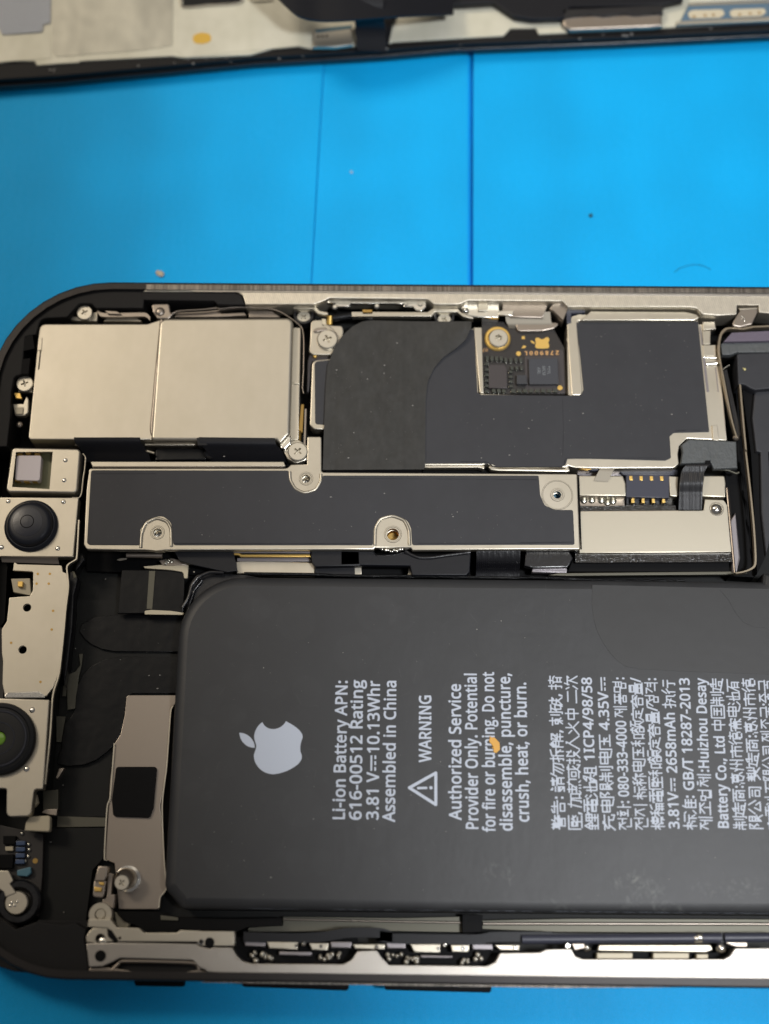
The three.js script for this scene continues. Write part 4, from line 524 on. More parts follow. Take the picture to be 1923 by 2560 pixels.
// ------------------------------------------------------------------ connector, flex and plate at the right
{
  const pl = P('speaker_plate', plate([[20.02,-0.69],[32.67,-0.78],[32.87,-1.95],[34.85,-1.89,0.3],[35.16,-1.3],[35.22,3.67],[19.79,3.78]], 2.0, 4.6, { b: 0.08 }), M.nickelPale, 'bright metal plate right of the long cover');
  part(pl, 'round_dome', [ball(...lift([[33.97,-0.85]], 4.55)[0], 0.62, 0.8, 24), ringAt(...[34.02,-0.91], 0.62, 0.75, 4.5, 4.64, 0.03)], M.chrome);
  part(pl, 'plate_side', ribbon([...lift([[35.34,1.25]], 4.4), ...lift([[35.78,1.11]], 3.4)], [0.1, 4.5], 0.1, false), M.nickelDark);
  const cn = P('board_connector', plate([[24.96,-4.61],[29.43,-4.61],[29.23,-2.14],[24.84,-2.22]], 2.4, 4.5, { b: 0.06 }), M.blueBlack, 'dark blue connector with two rows of gold contacts');
  for (let i = 0; i < 4; i++) {
    for (const [a, b, y] of [[[25.42,-4.26], [28.59,-4.23], 4.55], [[25.6,-2.01], [28.76,-2.01], 4.0]]) { const [x, z] = mid(a, b, i / 3); part(cn, 'gold_pin', plate([[x - 0.17, z - 0.24], [x + 0.17, z - 0.24], [x + 0.17, z + 0.24], [x - 0.17, z + 0.24]], y - 0.6, y + 0.02, { b: 0.05 }), M.gold); }
    const [x, z] = mid([25.75,-1.74], [28.94,-1.74], i / 3); part(cn, 'pin_foot', ball(x, 3.5, z, 0.22, 0.8, 8), M.gloss);
  }
  part(cn, 'upper_side', plate([[24.2,-5.44],[30.49,-5.44],[30.39,-4.84],[24.8,-4.84]], 2.4, 3.8, { b: 0.06 }), M.blueBlack);
  part(cn, 'lower_side', plate([[25.03,-2.57],[30.02,-2.53],[29.96,-1.48],[24.98,-1.48]], 2.0, 3.3, { b: 0.06 }), M.gloss);
  P('connector_shell', plate([[19.9,-4.47],[24.58,-4.47],[24.83,-3.62],[24.77,-2.29],[20.01,-2.29]], 2.4, 4.7, { b: 0.12 }), M.nickelPale, 'bright metal shell left of the connector');
  P('connector_shell', plate([[29.33,-4.47],[30.32,-4.41],[30.13,-2.25],[29.33,-2.29]], 2.4, 4.6, { b: 0.1 }), M.nickelPale);
  P('connector_shell', plate([[32.88,-4.47],[35.07,-4.47,0.2],[35.13,-3.62],[34.97,-2.16],[32.62,-2.21],[32.62,-3.23]], 2.4, 4.7, { b: 0.12 }), M.nickelPale, 'bright metal shell right of the connector');
  P('board_gap', plate([[19.92,-5.84],[24.72,-5.84],[25.18,-4.97],[20.13,-4.97]], 2, 3.2, { b: 0.05 }), M.groove);
  P('diagonal_strap', ribbon([...lift([[23.01,-5.16]], 4.9), ...lift([[22.76,-4.8]], 4.95), ...lift([[22.26,-3.85]], 4.76)], [0.72, 0.05], 0.12), M.satin);
  P('solder_wire', [tube(lift([[19.72,-5.89],[19.83,-5.5],[20.32,-5.23],[21.07,-5.26],[21.52,-5.5]], 4.5), 0.14, 30, 6), tube(lift([[20.2,-5.3],[20.82,-5.1],[21.32,-5.23]], 4.6), 0.1, 20, 6)], M.goldDark);
  P('dark_lump', plate([[21.52,-5.52],[22.33,-5.52],[22.34,-5.1],[21.19,-5.03]], 3.8, 4.6, { b: 0.1 }), M.blueBlack);
  const f = P('solder_shelf', plate([[20.09,-2.53],[24.85,-2.5],[24.8,-1.48],[20.05,-1.42]], 2, 3.5, { b: 0.08 }), M.nickelDark);
  part(f, 'solder_blob', [[20.62,-2.18], [21.43,-2.21], [22.43,-2.18], [23.61,-2.07], [23.04,-1.94]].map(([x, z]) => ball(x, 3.5, z, 0.4, 0.5, 10)), M.solder);
  P('wet_seam', ribbon(lift([[19.93,-1],[22.54,-0.97],[26.27,-1.08],[29.87,-1]], 4.3), [0, 0.28], 0.4), M.wet);
  P('wet_seam', [ribbon(lift([[19.42,3.94],[22.38,3.96],[24.85,3.91],[29.79,3.91],[35.34,3.88]], 4.0), [0, 0.7], 0.3)], M.wet, 'wrinkled glossy black strip below the bright plate');
  P('lower_block', plate([[19.22,4.08],[35.54,4.08],[35.57,5.42],[18.68,5.42]], 1.6, 3.4, { b: 0.1 }), M.black);
  P('lower_strip', [plate([...[[17.66,5.67]], ...[[36.01,5.48],[36.88,5.41],[36.86,5.67],[35.62,5.79],[18.63,5.95],[16.67,5.89]]], 3.2, 3.8, { b: 0.05 })], M.olive, 'thin bright strip above the upper edge of the battery');
  // folded flex
  P('flex_loop', [ribbon([...lift([[32.45,-5.45]], 5.5), ...lift([[32,-5.18]], 5.75), ...lift([[31.6,-4.53]], 5.6), ...lift([[31.39,-3.39]], 5.6), ...lift([[31.36,-2.54]], 5.2), ...lift([[31.32,-1.89]], 5.05), ...lift([[31.27,-0.79]], 4.72)], [1.18, 0], 0.16)], M.ribFlex, 'glossy black flex folded over the connector');
  P('foam_pad', plate([...[[30.44,-5.49],[30.7,-6.8,0.4]], ...[[30.61,-7.54],[31.4,-8.2,0.5],[36.35,-7.96],[36.28,-5.05],[33.79,-4.92],[33.47,-5.64]]], 4.7, 5.5, { b: 0.18, seg: 3 }), M.foam, 'grey rubbery pad right of the circuit board');
  P('foam_hole', plate([[32.93,-5.85],[33.55,-5.87],[33.44,-5.12],[33.13,-5.08]], 5.3, 5.53, { b: 0.04 }), M.black);
  P('pad_edge', tube(lift([[33.98,-5.07],[35.35,-4.99],[36.2,-4.64],[36.52,-4.77]], 4.9), 0.12, 30, 6), M.olive);
}
{ // right-hand walls
  P('wall_band', [ribbon(lift([[42.56,-20.87],[39.72,-20.72],[38.87,-20.68],[37.79,-20.45],[37.02,-20.52],[36.17,-20.49],[35.57,-19.99],[35.26,-19.07],[35.15,-17.85],[35.23,-16.48],[35.39,-15.12],[35.65,-12.72],[35.96,-10.2],[36.34,-8.21]], 5.4), [0.09, 0.09], 0.7)], M.bronze, 'thin metal edge running down beside the circuit board');
  P('band_joint', ball(...lift([[36.37,-8.39]], 5.3)[0], 0.35), M.nickelDark);
  P('wall_band', [ribbon(lift([...[[37.12,-14.19],[37.14,-12.06],[37.18,-9.09],[37.22,-6.8]], ...[[37.19,-6.8],[37.34,-2.87],[37.43,1.01],[37.39,4.19],[37.24,5.33],[36.72,5.77],[35.85,6.06]], ...[[35.23,6.15]]], 5.3), [0.09, 0.05], 0.7)], M.bronze, 'second thin metal edge nearer the right side');
  P('dark_block', plate([...[[35.97,-17.75],[37.35,-18.21],[37.16,-6.51],[36.39,-6.51]], ...[[35.54,-5.83],[35.24,5.82],[37.68,5.95],[37.64,-7.16]]], 1.2, 3.2), M.black);
  P('dark_wall', plate([...[[35.75,-16.17],[36.11,-16.32],[37.13,-8.83],[36.65,-8.83]]], 2, 4.6), M.gloss);
  P('dark_wall', plate([[35.39,0.25],[36.14,-0.78],[36.29,4.1],[35.81,5.69],[35.32,5.69]], 2, 3.9, { b: 0.2 }), M.groove);
  P('purple_bar', plate([[35.67,-18.94],[36.62,-20.01],[42.47,-20.32],[42.37,-19.09]], 4.8, 5.8, { b: 0.08 }), M.purple, 'purplish grey bar at the right edge');
  P('grey_bar', plate([[35.43,-18.85],[35.77,-19.08],[42.48,-19.15],[42.38,-17.93],[37.1,-17.89],[36.44,-17.63],[35.53,-17.63]], 4.4, 5.4, { b: 0.15 }), M.foam);
  const bl = P('speaker_block', plate([...[[37.04,-17.73,0.3],[42.32,-17.85],[42,-13.77],[39.9,-13.7],[38.63,-13.55,0.6],[38.03,-13.85,0.6],[37.56,-14.22,0.6],[36.93,-14.15]]], 3.0, 5.6, { b: 0.15, seg: 3 }), M.graphite, 'dark grey block at the right edge with a yellowish speck');
  P('speaker_block', plate([...[[38.79,-13.78],[42.17,-13.94],[41.5,-5.57]], ...[[39.76,-6.94],[39.59,1.4],[38.65,4.08],[38.5,-0.4],[38.86,-6.94]], ...[[38.44,-7.03],[38.29,-10.72]]], 2, 4.9, { b: 0.2, seg: 3 }), M.graphite);
  P('dark_wall', plate([...[[37.62,-14.39],[38.23,-14.05],[38.84,-13.79],[38.4,-11.54]], ...[[38.91,-7.01],[38.67,-0.46],[38.7,4.15],[37.71,5.93],[37.87,2.11],[38.04,-7.01]]], 1.5, 4.4), M.black);
}

// ------------------------------------------------------------------ between the long cover and the battery
{
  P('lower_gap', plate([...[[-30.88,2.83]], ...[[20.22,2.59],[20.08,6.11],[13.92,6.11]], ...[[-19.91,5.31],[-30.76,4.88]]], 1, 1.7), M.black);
  P('black_tape', plate([[-21.45,3.43],[-15.39,3.43],[-14.9,5.52],[-15.93,5.71],[-19.62,4.89],[-20.86,4.48,0.2]], 3.8, 4.3, { b: 0.06 }), M.tape, 'black tape under the left part of the long cover');
  const g = P('gold_edge_board', [plate([[-15.42,3.28],[-7.54,3.28],[-7.54,3.69],[-15.41,3.64]], 3.4, 4.2), plate([[-15.08,3.97],[-7.58,3.97],[-7.43,4.35],[-15.07,4.35]], 2.8, 3.5, { b: 0.06 })], M.groove, 'board edge with a gold line above the battery');
  part(g, 'gold_line', [plate([[-15.34,3.64],[-14.85,3.64],[-14.54,3.79],[-7.55,3.79],[-7.55,4.02],[-14.63,4.02],[-14.84,3.84],[-15.34,3.82]], 3.7, 4.1, { b: 0.03 })], M.gold);
  P('bright_shelf', plate([[-15.2,4.36],[-14.34,4.26],[-7.15,4.45],[-7.09,5.79],[-15.04,5.6]], 2.4, 3.4, { b: 0.08 }), M.nickel, 'bright metal shelf just above the battery');
  P('black_tape', [plate([[-7.51,3.47],[-2.5,3.47],[-2.45,5.09],[-7.02,5.22],[-7.37,4.71]], 3.6, 4.6, { b: 0.12 }), plate([[-7.06,4.97],[-3.02,4.91],[-3.01,5.98],[-7.04,5.92]], 2.6, 3.8)], M.tape, 'black tape under the middle of the long cover');
  P('black_tape', [plate([[-4.53,3.48],[-1.05,3.54],[-0.86,3.98],[1.95,3.73],[3.29,4.17,0.5],[5.24,4.24],[8.79,3.54],[8.63,5.75],[8.26,6.12],[2.79,6.12],[2.55,5.12],[-2.32,5.06],[-4.51,5.12]], 3.6, 4.6, { b: 0.15, seg: 3 })], M.tape, 'wide black tape with a curved fold under the long cover');
  P('tape_fold', [tube(lift([[2.07,3.57],[2.68,3.95],[3.53,4.26],[4.75,4.26],[6.21,4.04],[8.72,3.69]], 4.55), 0.22, 40, 8), tube(lift([[-1.11,3.98],[-0.25,4.08],[0.97,3.98],[1.95,3.73]], 4.5), 0.12, 30, 6)], M.gloss);
  P('bright_post', [plate([[-3.1,4.83],[-2.36,4.89],[-2.33,5.84],[-3.12,5.81]], 2.6, 3.5, { b: 0.06 }), plate([[2.45,4.95],[2.72,4.95],[2.71,5.9],[2.39,5.9]], 2.6, 3.5, { b: 0.04 })], M.nickel);
  const [a, b] = [[9.33,4.46], [13.78,4.46]];
  const rib = P('ribbed_flex', Array.from({ length: 22 }, (_, i) => { const [x] = mid(a, b, (i + 0.5) / 22), z = a[1], w = (b[0] - a[0]) / 44; return ribbon([[x, 5.0, z - 2.0], [x, 4.9 + (i % 3) * 0.03, z - 1.1], [x, 4.4, z], [x, 3.4, z + 0.8], [x, 3.0, z + 1.6]], [w * 0.96, 0], 0.1); }), M.gloss, 'ribbed black flex above the battery');
  P('black_tape', [plate([...[[14.35,3.51],[15.78,3.51]], ...[[18.78,3.5],[19.13,4.29],[18.56,5.23],[15.07,5.31],[14.17,5.08],[14.36,3.66]]], 3.6, 4.5, { b: 0.12 })], M.gloss);
  P('ribbed_end', [plate([[15.07,4.97],[18.58,5.02],[18.51,5.65],[14.98,5.6]], 3, 3.9, { b: 0.08 })], M.groove);
}

// ------------------------------------------------------------------ battery
const GLYPH = {
  警: '0141 1012 3032 1242 4245 1333 1444 6052 5292 8264 5494 0595 2676 2777 2929 2979 2829 7879', 告: '3011 1282 5054 0494 2676 2629 7679 2979', 請: '1021 1011 0333 0535 0636 0639 3639 0939 4191 4282 4494 7074 5559 5595 9599 5797 5559',
  勿: '2004 2292 9288 8869 5228 7249', 拆: '0232 2029 2919 0635 8041 4149 4494 7479 6587', 解: '2002 1131 0332 0209 4249 0242 0444 0646 2206 5191 8184 6154 5592 5595 5797 7579', 刺: '0252 3039 1444 1416 4446 1646 3619 3658 7177 9099 9989',
  破: '0141 2105 1444 1418 4448 1848 5292 5239 9283 7075 5585 8549 6599', 擠: '0232 2029 2919 0535 4191 6063 4354 6353 7383 8394 5559 8589 5686 5888', 壓: '0090 0008 2252 2225 5255 2555 2353 6393 7264 7395 2686 5659 1999',
  加: '0252 5249 4939 2009 6292 6269 9299 6898', 熱: '0141 2026 0343 0646 5191 7036 9196 1809 3839 5859 7889', 或: '0191 1343 1316 4346 1646 0848 6067 6799 8449 7081 9997', 投: '0232 2029 2919 0535 5082 5054 8083 8393 5585 8549 5599',
  入: '4050 5009 4299', 火: '5055 5509 5599 1234 8264', 中: '1282 1216 8286 1686 5059 5059', 二: '1282 0898', 次: '0113 0926 4033 3292 9283 6349 6499', 鋰: '2004 2044 1333 0545 2329 0949 0717 5191 5155 9195 5595 5393 7179 5797 4999',
  電: '1080 0292 0203 9293 5054 2333 6373 1585 1518 8588 1888 1686 5459 5999', 池: '0112 0415 0927 3594 9497 6068 4249 4999 9997', 組: '2002 0222 3024 2405 0545 2509 0608 3748 5181 5159 8189 4999 5383 5686', 充: '4151 0292 4214 1585 3509 6568 6899 9997',
  电: '1181 1116 8186 1686 1484 5058 5899', 限: '0009 0030 3013 1335 3526 5080 5058 8084 5282 5484 5876 6499 9556', 制: '1012 1252 0454 3039 0656 0608 5658 7177 9099 9989', 压: '0191 0109 3474 5258 2898 6576',
  전: '0151 3105 3155 8086 5383 2629 2989', 화: '1030 0242 1333 1315 3335 1535 2527 0757 7079 7494', 제: '0141 2106 2146 4464 6169 8089', 품: '1181 3134 6164 1484 0595 5557 2777 2729 7779 2979', 명: '0141 0105 4145 0545 4282 8086 4484 3676 3639 7679 3979',
  지: '0151 3107 3157 8089', 정: '0151 3105 3155 8086 5383 3676 3639 7679 3979', 격: '0141 4115 5282 5484 8086 2787 8789', 조: '1181 5114 5184 5458 0898', 업: '0232 0205 3235 0535 4373 7076 2629 7679 2979 2878', 체: '1030 0242 2207 2247 4464 6169 8089',
  국: '1181 8184 0595 5557 2787 8789', 중: '1171 4114 4174 0595 5557 3777 3739 7779 3979', 标: '0343 2029 2406 2446 5191 4494 7479 5658 8698', 称: '3011 0343 2129 2406 2446 6042 5292 9283 7279 5547 8597', 和: '3011 0343 2129 2406 2446 6292 6269 9299 6898',
  额: '2030 0141 0102 4142 2205 3305 2345 1646 1619 4649 1949 5090 7062 5393 5357 9397 7375 7549 7699', 額: '2030 0141 0102 4142 2205 3305 2345 1646 1619 4649 1949 5090 5393 5357 9397 5494 5696 6749 7799', 定: '4151 0292 0203 9293 2474 5458 5676 2609 2799', 容: '4151 0292 0203 9293 3314 6384 5405 5495 2676 2629 7679 2979', 量: '2070 2023 7073 2373 2171 0494 1585 1518 8588 1888 1686 5459 0999',
  標: '0343 2029 2406 2446 4191 4292 4244 9294 4494 6064 5585 4797 7779 5848 8898', 稱: '3011 0343 2129 2406 2446 8051 4494 5459 9499 7479 5696 4898', 执: '0232 2029 2919 0635 4383 6349 8388 8899 4566', 行: '2003 3305 1419 5191 4494 7479 7969', 准: '0112 0927 5042 4249 4292 4494 4696 4999 7279',
  国: '0090 0009 9099 0999 2272 2474 2777 5257 6777', 造: '0222 2217 0799 5031 3292 5054 3494 4676 4648 7678 4878', 惠: '1181 5055 2272 2225 7275 2575 2474 0606 1719 3638 3869 6876 8698', 州: '2019 5058 8089 0315 3445 6475', 市: '4151 0292 1484 1418 8488 5259', 德: '2003 3305 1419 4191 6063 4383 4345 8385 4585 4696 4748 5759 5989 9897',
  赛: '4151 0292 0203 9293 2474 3256 6256 0595 2676 2629 7679 5659 2929 7799', 賽: '4151 0292 0203 9293 2474 3256 6256 0595 2676 2628 7678 2878 2777 3819 6899', 有: '0191 4109 3474 3439 7479 3676 3878', 公: '3004 6095 4428 2878 6588', 司: '1181 8189 8979 2363 2565 2528 6568 2868', 商: '4151 0191 3243 6253 1383 1319 8389 3545 6575 3666 3638 6668 3868', 製: '0141 2024 0343 1214 3234 7174 9094 5055 0595 3676 4719 5699 6788',
};
{
  const body = [...[[-19.64,10.79,0]], ...[[-19.26,10.65]]], top = [...[[40.09,7.27]]];
  const pts = [...[[-20.5,6.28,6.4],[36.91,6.82]], ...[[38.11,6.86],[38.26,5.95],[45.02,5.95],[42.08,39.32]], ...[[-19.08,38.74,0.6],[-20.86,36.8,1.2]]];
  const batt = P('battery', plate(pts, 1.0, 5.3, { b: 0.8, bs: 1.5, seg: 10 }), new THREE.MeshStandardMaterial({ roughness: 0.5 }), 'large black battery with white print, logo and warning');
  const X0 = -23, X1 = 46, Z0 = 4, Z1 = 42, W = 2048, K = W / (X1 - X0), H = Math.round((Z1 - Z0) * K), cv = document.createElement('canvas'); cv.width = W; cv.height = H; const c = cv.getContext('2d');
  c.fillStyle = '#2d2e30'; c.fillRect(0, 0, W, H);
  const q = ([x, z]) => [(x - X0) * K, (z - Z0) * K];
  for (let i = 0; i < 900; i++) { const a = 0.01 + rnd() * 0.018, r = 4 + rnd() * 60; c.fillStyle = rnd() < 0.5 ? `rgba(255,255,250,${a * 0.35})` : `rgba(0,0,0,${a * 0.6})`; c.beginPath(); c.ellipse(rnd() * W, rnd() * H, r, r * (0.3 + rnd()), rnd() * 3, 0, 7); c.fill(); }
  for (let i = 0; i < 240; i++) { c.strokeStyle = `rgba(200,200,195,${0.03 + rnd() * 0.08})`; c.lineWidth = 0.6 + rnd(); const x = rnd() * W, y = rnd() * H, a = rnd() * 6.3, l = 6 + rnd() * 30; c.beginPath(); c.moveTo(x, y); c.lineTo(x + Math.cos(a) * l, y + Math.sin(a) * l); c.stroke(); }
  // dried smears near the lower right
  for (const [p0, n] of [[[23.27,36.31], 40], [[24.91,36.78], 50], [[33.95,36.89], 36], [[24.27,37.81], 36], [[10.98,35.22], 24], [[26.71,38.62], 30], [[17.23,38.67], 24], [[30.61,37.01], 20]]) for (let i = 0; i < n; i++) { const [x, y] = q(p0); c.fillStyle = `rgba(190,192,180,${0.03 + rnd() * 0.06})`; c.beginPath(); c.ellipse(x + (rnd() - 0.5) * 90, y + (rnd() - 0.5) * 45 + (rnd() - 0.5) * 20, 2 + rnd() * 12, 1 + rnd() * 5, rnd() * 3, 0, 7); c.fill(); }
  const INK = '#bdc5d3'; c.fillStyle = c.strokeStyle = INK; c.lineCap = c.lineJoin = 'round';
  const path = (pts3) => { const p = pts3.map(q); c.moveTo(...p[0]); for (let i = 1; i + 2 < p.length; i += 3) c.bezierCurveTo(...p[i], ...p[i + 1], ...p[i + 2]); c.closePath(); };
  c.beginPath(); path([[-11.92,21.07],[-11.55,22.01],[-10.14,22.01],[-9.63,20.99],[-8.62,21.49],[-7.91,22.07],[-7.96,22.6],[-8.13,23.07],[-8.24,23.48],[-8.14,24],[-7.93,24.41],[-7.96,24.76],[-8.33,25.13],[-9.02,25.74],[-9.94,26.09],[-10.75,26.14],[-11.68,26.14],[-12.57,25.45],[-12.68,24.41],[-12.69,24.06],[-12.39,23.65],[-12.48,23.3],[-12.58,22.95],[-12.75,22.66],[-12.67,22.25],[-12.59,21.72],[-12.27,21.31],[-11.92,21.07]]); path([[-14.15,22.13],[-13.54,22.07],[-12.61,22.66],[-12.59,23.59],[-13.32,23.65],[-14.1,23.01],[-14.15,22.13]]); c.fill();
  const CJK = /[\u3400-\u9fff\uac00-\ud7af]/;
  function line(str, s, e, em, bold = true, w = 0.095) {                  // fitted between two baseline points
    const a = q(s), b = q(e), L = Math.hypot(b[0] - a[0], b[1] - a[1]), h = em * K; c.save(); c.translate(...a); c.rotate(Math.atan2(b[1] - a[1], b[0] - a[0]));
    c.font = `${bold ? 'bold ' : ''}${h}px sans-serif`;
    const adv = [...str].map((k) => CJK.test(k) ? h * 1.02 : k === '⎓' ? h * 1.05 : c.measureText(k).width), tot = adv.reduce((x, y) => x + y, 0); c.scale(L / tot, 1);
    let x = 0;
    [...str].forEach((k, i) => {
      if (CJK.test(k) && GLYPH[k]) { c.lineWidth = h * w; c.beginPath(); for (const st of GLYPH[k].split(' ')) for (let j = 0; j + 3 < st.length; j += 2) { const f = (n) => Number(st[n]) / 9; c.moveTo(x + f(j) * h * 0.92 + h * 0.04, -h * 0.84 + f(j + 1) * h * 0.92); c.lineTo(x + f(j + 2) * h * 0.92 + h * 0.04, -h * 0.84 + f(j + 3) * h * 0.92); } c.stroke(); }
      else if (k === '⎓') { c.fillRect(x + h * 0.08, -h * 0.5, h * 0.9, h * 0.1); for (let j = 0; j < 3; j++) c.fillRect(x + h * (0.08 + j * 0.34), -h * 0.26, h * 0.22, h * 0.1); }
      else { c.fillText(k, x, 0); c.lineWidth = 0.05 * K; c.strokeText(k, x, 0); }
      x += adv[i];
    });
    c.restore();
  }
  const T = [
    ['Li-ion Battery APN:', [[-3.86,30.55],[-3.68,16.92]], 1.58], ['616-00512 Rating', [[-2.27,30.55],[-2.16,16.92]], 1.58], ['3.81 V⎓10.13Whr', [[-0.63,30.51],[-0.5,17]], 1.58], ['Assembled in China', [[0.94,30.66],[1.11,16.92]], 1.58],
    ['WARNING', [[4.49,24.99],[4.55,18.39]], 1.6], ['Authorized Service', [[7.34,30.49],[7.48,17.28]], 1.6], ['Provider Only. Potential', [[8.94,31.45],[9.06,16.2]], 1.6], ['for fire or burning. Do not', [[10.57,31.62],[10.76,16.14]], 1.6], ['disassemble, puncture,', [[12.21,31.56],[12.34,16.2]], 1.6], ['crush, heat, or burn.', [[13.82,30.72],[13.9,17.1]], 1.6],
  ];
  for (const [s, p, em] of T) line(s, p[0], p[1], em, false), line(s, [p[0][0] + 0.03, p[0][1]], [p[1][0] + 0.03, p[1][1]], em, false);
  const R = [['警告: 請勿拆解, 刺破, 擠', [[17.16,31.4],[17.3,16.48]]], ['壓, 加熱或投入火中 二次', [[18.77,31.4],[18.85,16.48]]], ['鋰電池組 1ICP4/98/58', [[20.32,31.4],[20.39,16.62]]], ['充电限制电压 4.35V⎓', [[21.93,31.47],[21.94,16.55]]], ['전화: 080-333-4000 제품명:', [[23.49,31.4],[23.6,16.62]]], ['전지 标称电压和额定容量/', [[25.07,31.4],[25.21,16.69]]], ['標稱電壓和額定容量/정격:', [[26.66,31.4],[26.73,16.69]]],
    ['3.81V⎓ 2658mAh 执行', [[28.19,31.34],[28.42,16.9]]], ['标准: GB/T 18287-2013', [[29.74,31.4],[30.01,16.69]]], ['제조업체:Huizhou Desay', [[31.24,31.4],[31.61,16.76]]], ['Battery Co., Ltd 中国制造', [[32.91,31.34],[33.18,16.76]]], ['制造商:惠州市德赛电池有', [[34.53,31.4],[34.73,16.83]]], ['限公司 製造商:惠州市德', [[36.08,31.34],[36.31,16.76]]], ['賽電池有限公司 제조국:중국', [[37.71,31.4],[37.82,16.9]]], ['德赛电池有限公司', [[39.29,31.4],[39.13,20.78]]]];
  for (const [s, p] of R) line(s, p[0], p[1], 1.36, false), line(s, [p[0][0] + 0.025, p[0][1]], [p[1][0] + 0.025, p[1][1]], 1.36, false);
  c.lineWidth = 0.3 * K; c.beginPath(); [[2.4,27.43],[4.96,26.01],[4.93,29.03]].map(q).forEach((p, i) => i ? c.lineTo(...p) : c.moveTo(...p)); c.closePath(); c.stroke();
  c.lineWidth = 0.24 * K; c.beginPath(); c.moveTo(...q([3.24,27.46])); c.lineTo(...q([4.02,27.44])); c.stroke(); c.beginPath(); c.arc(...q([4.48,27.43]), 0.17 * K, 0, 7); c.fill();
  const t = new THREE.CanvasTexture(cv); t.colorSpace = THREE.SRGBColorSpace; t.wrapS = t.wrapT = THREE.ClampToEdgeWrapping; t.anisotropy = 8;
  t.repeat.set(1 / (X1 - X0), 1 / (Z1 - Z0)); t.offset.set(-X0 / (X1 - X0), Z1 / (Z1 - Z0));
  batt.material = std({ map: t, roughness: 0.48, bumpMap: at(tCloud, 16), bumpScale: 2e-5 });
  part(batt, 'pull_tab_sheet', [plate([...[[20.85,7.28],[20.73,9.26],[20.83,10.69],[21.1,11.91],[21.57,13.01],[22.24,14.14],[22.99,15.02],[23.83,15.58],[25.2,15.86],[31.1,16.14],[42.5,16.54],[43.25,7.82]]], 5.29, 5.33, { b: 0.015 }), plate([[33.62,7.83],[34.43,8.86],[34.98,10.09],[35.71,11.11],[36.75,11.63],[42.89,11.92],[43.23,7.95]], 5.33, 5.36, { b: 0.01 })], M.film, 'slightly darker film on the upper right of the battery');
  part(batt, 'black_wrap', [plate([...[[-20.21,11.87],[-20.02,9.12],[-19.83,7.63],[-18.73,6.12],[-17.9,5.62],[-14.23,5.77]], ...[[-12.27,6.12],[-15.89,7.38],[-18.88,11.87]]], 1.5, 3.4), plate([...[[-20.04,8.67],[-19.8,8.67],[-19.9,10.53]], ...[[-20.3,14.2],[-20.43,25.49],[-20.66,25.49],[-20.6,14.2]]], 1.5, 2.6)], M.gloss, 'black wrap at the battery\'s corner');
  P('battery_wall', tube(lift([...[[-14.25,5.79],[-6.92,5.89]], ...[[-4.53,6.02],[4.02,6.09],[12.56,6.26]], ...[[15.25,6.21],[22.84,6.49],[30.44,6.52]]], 4.1), 0.16, 80, 6), M.flex);
}

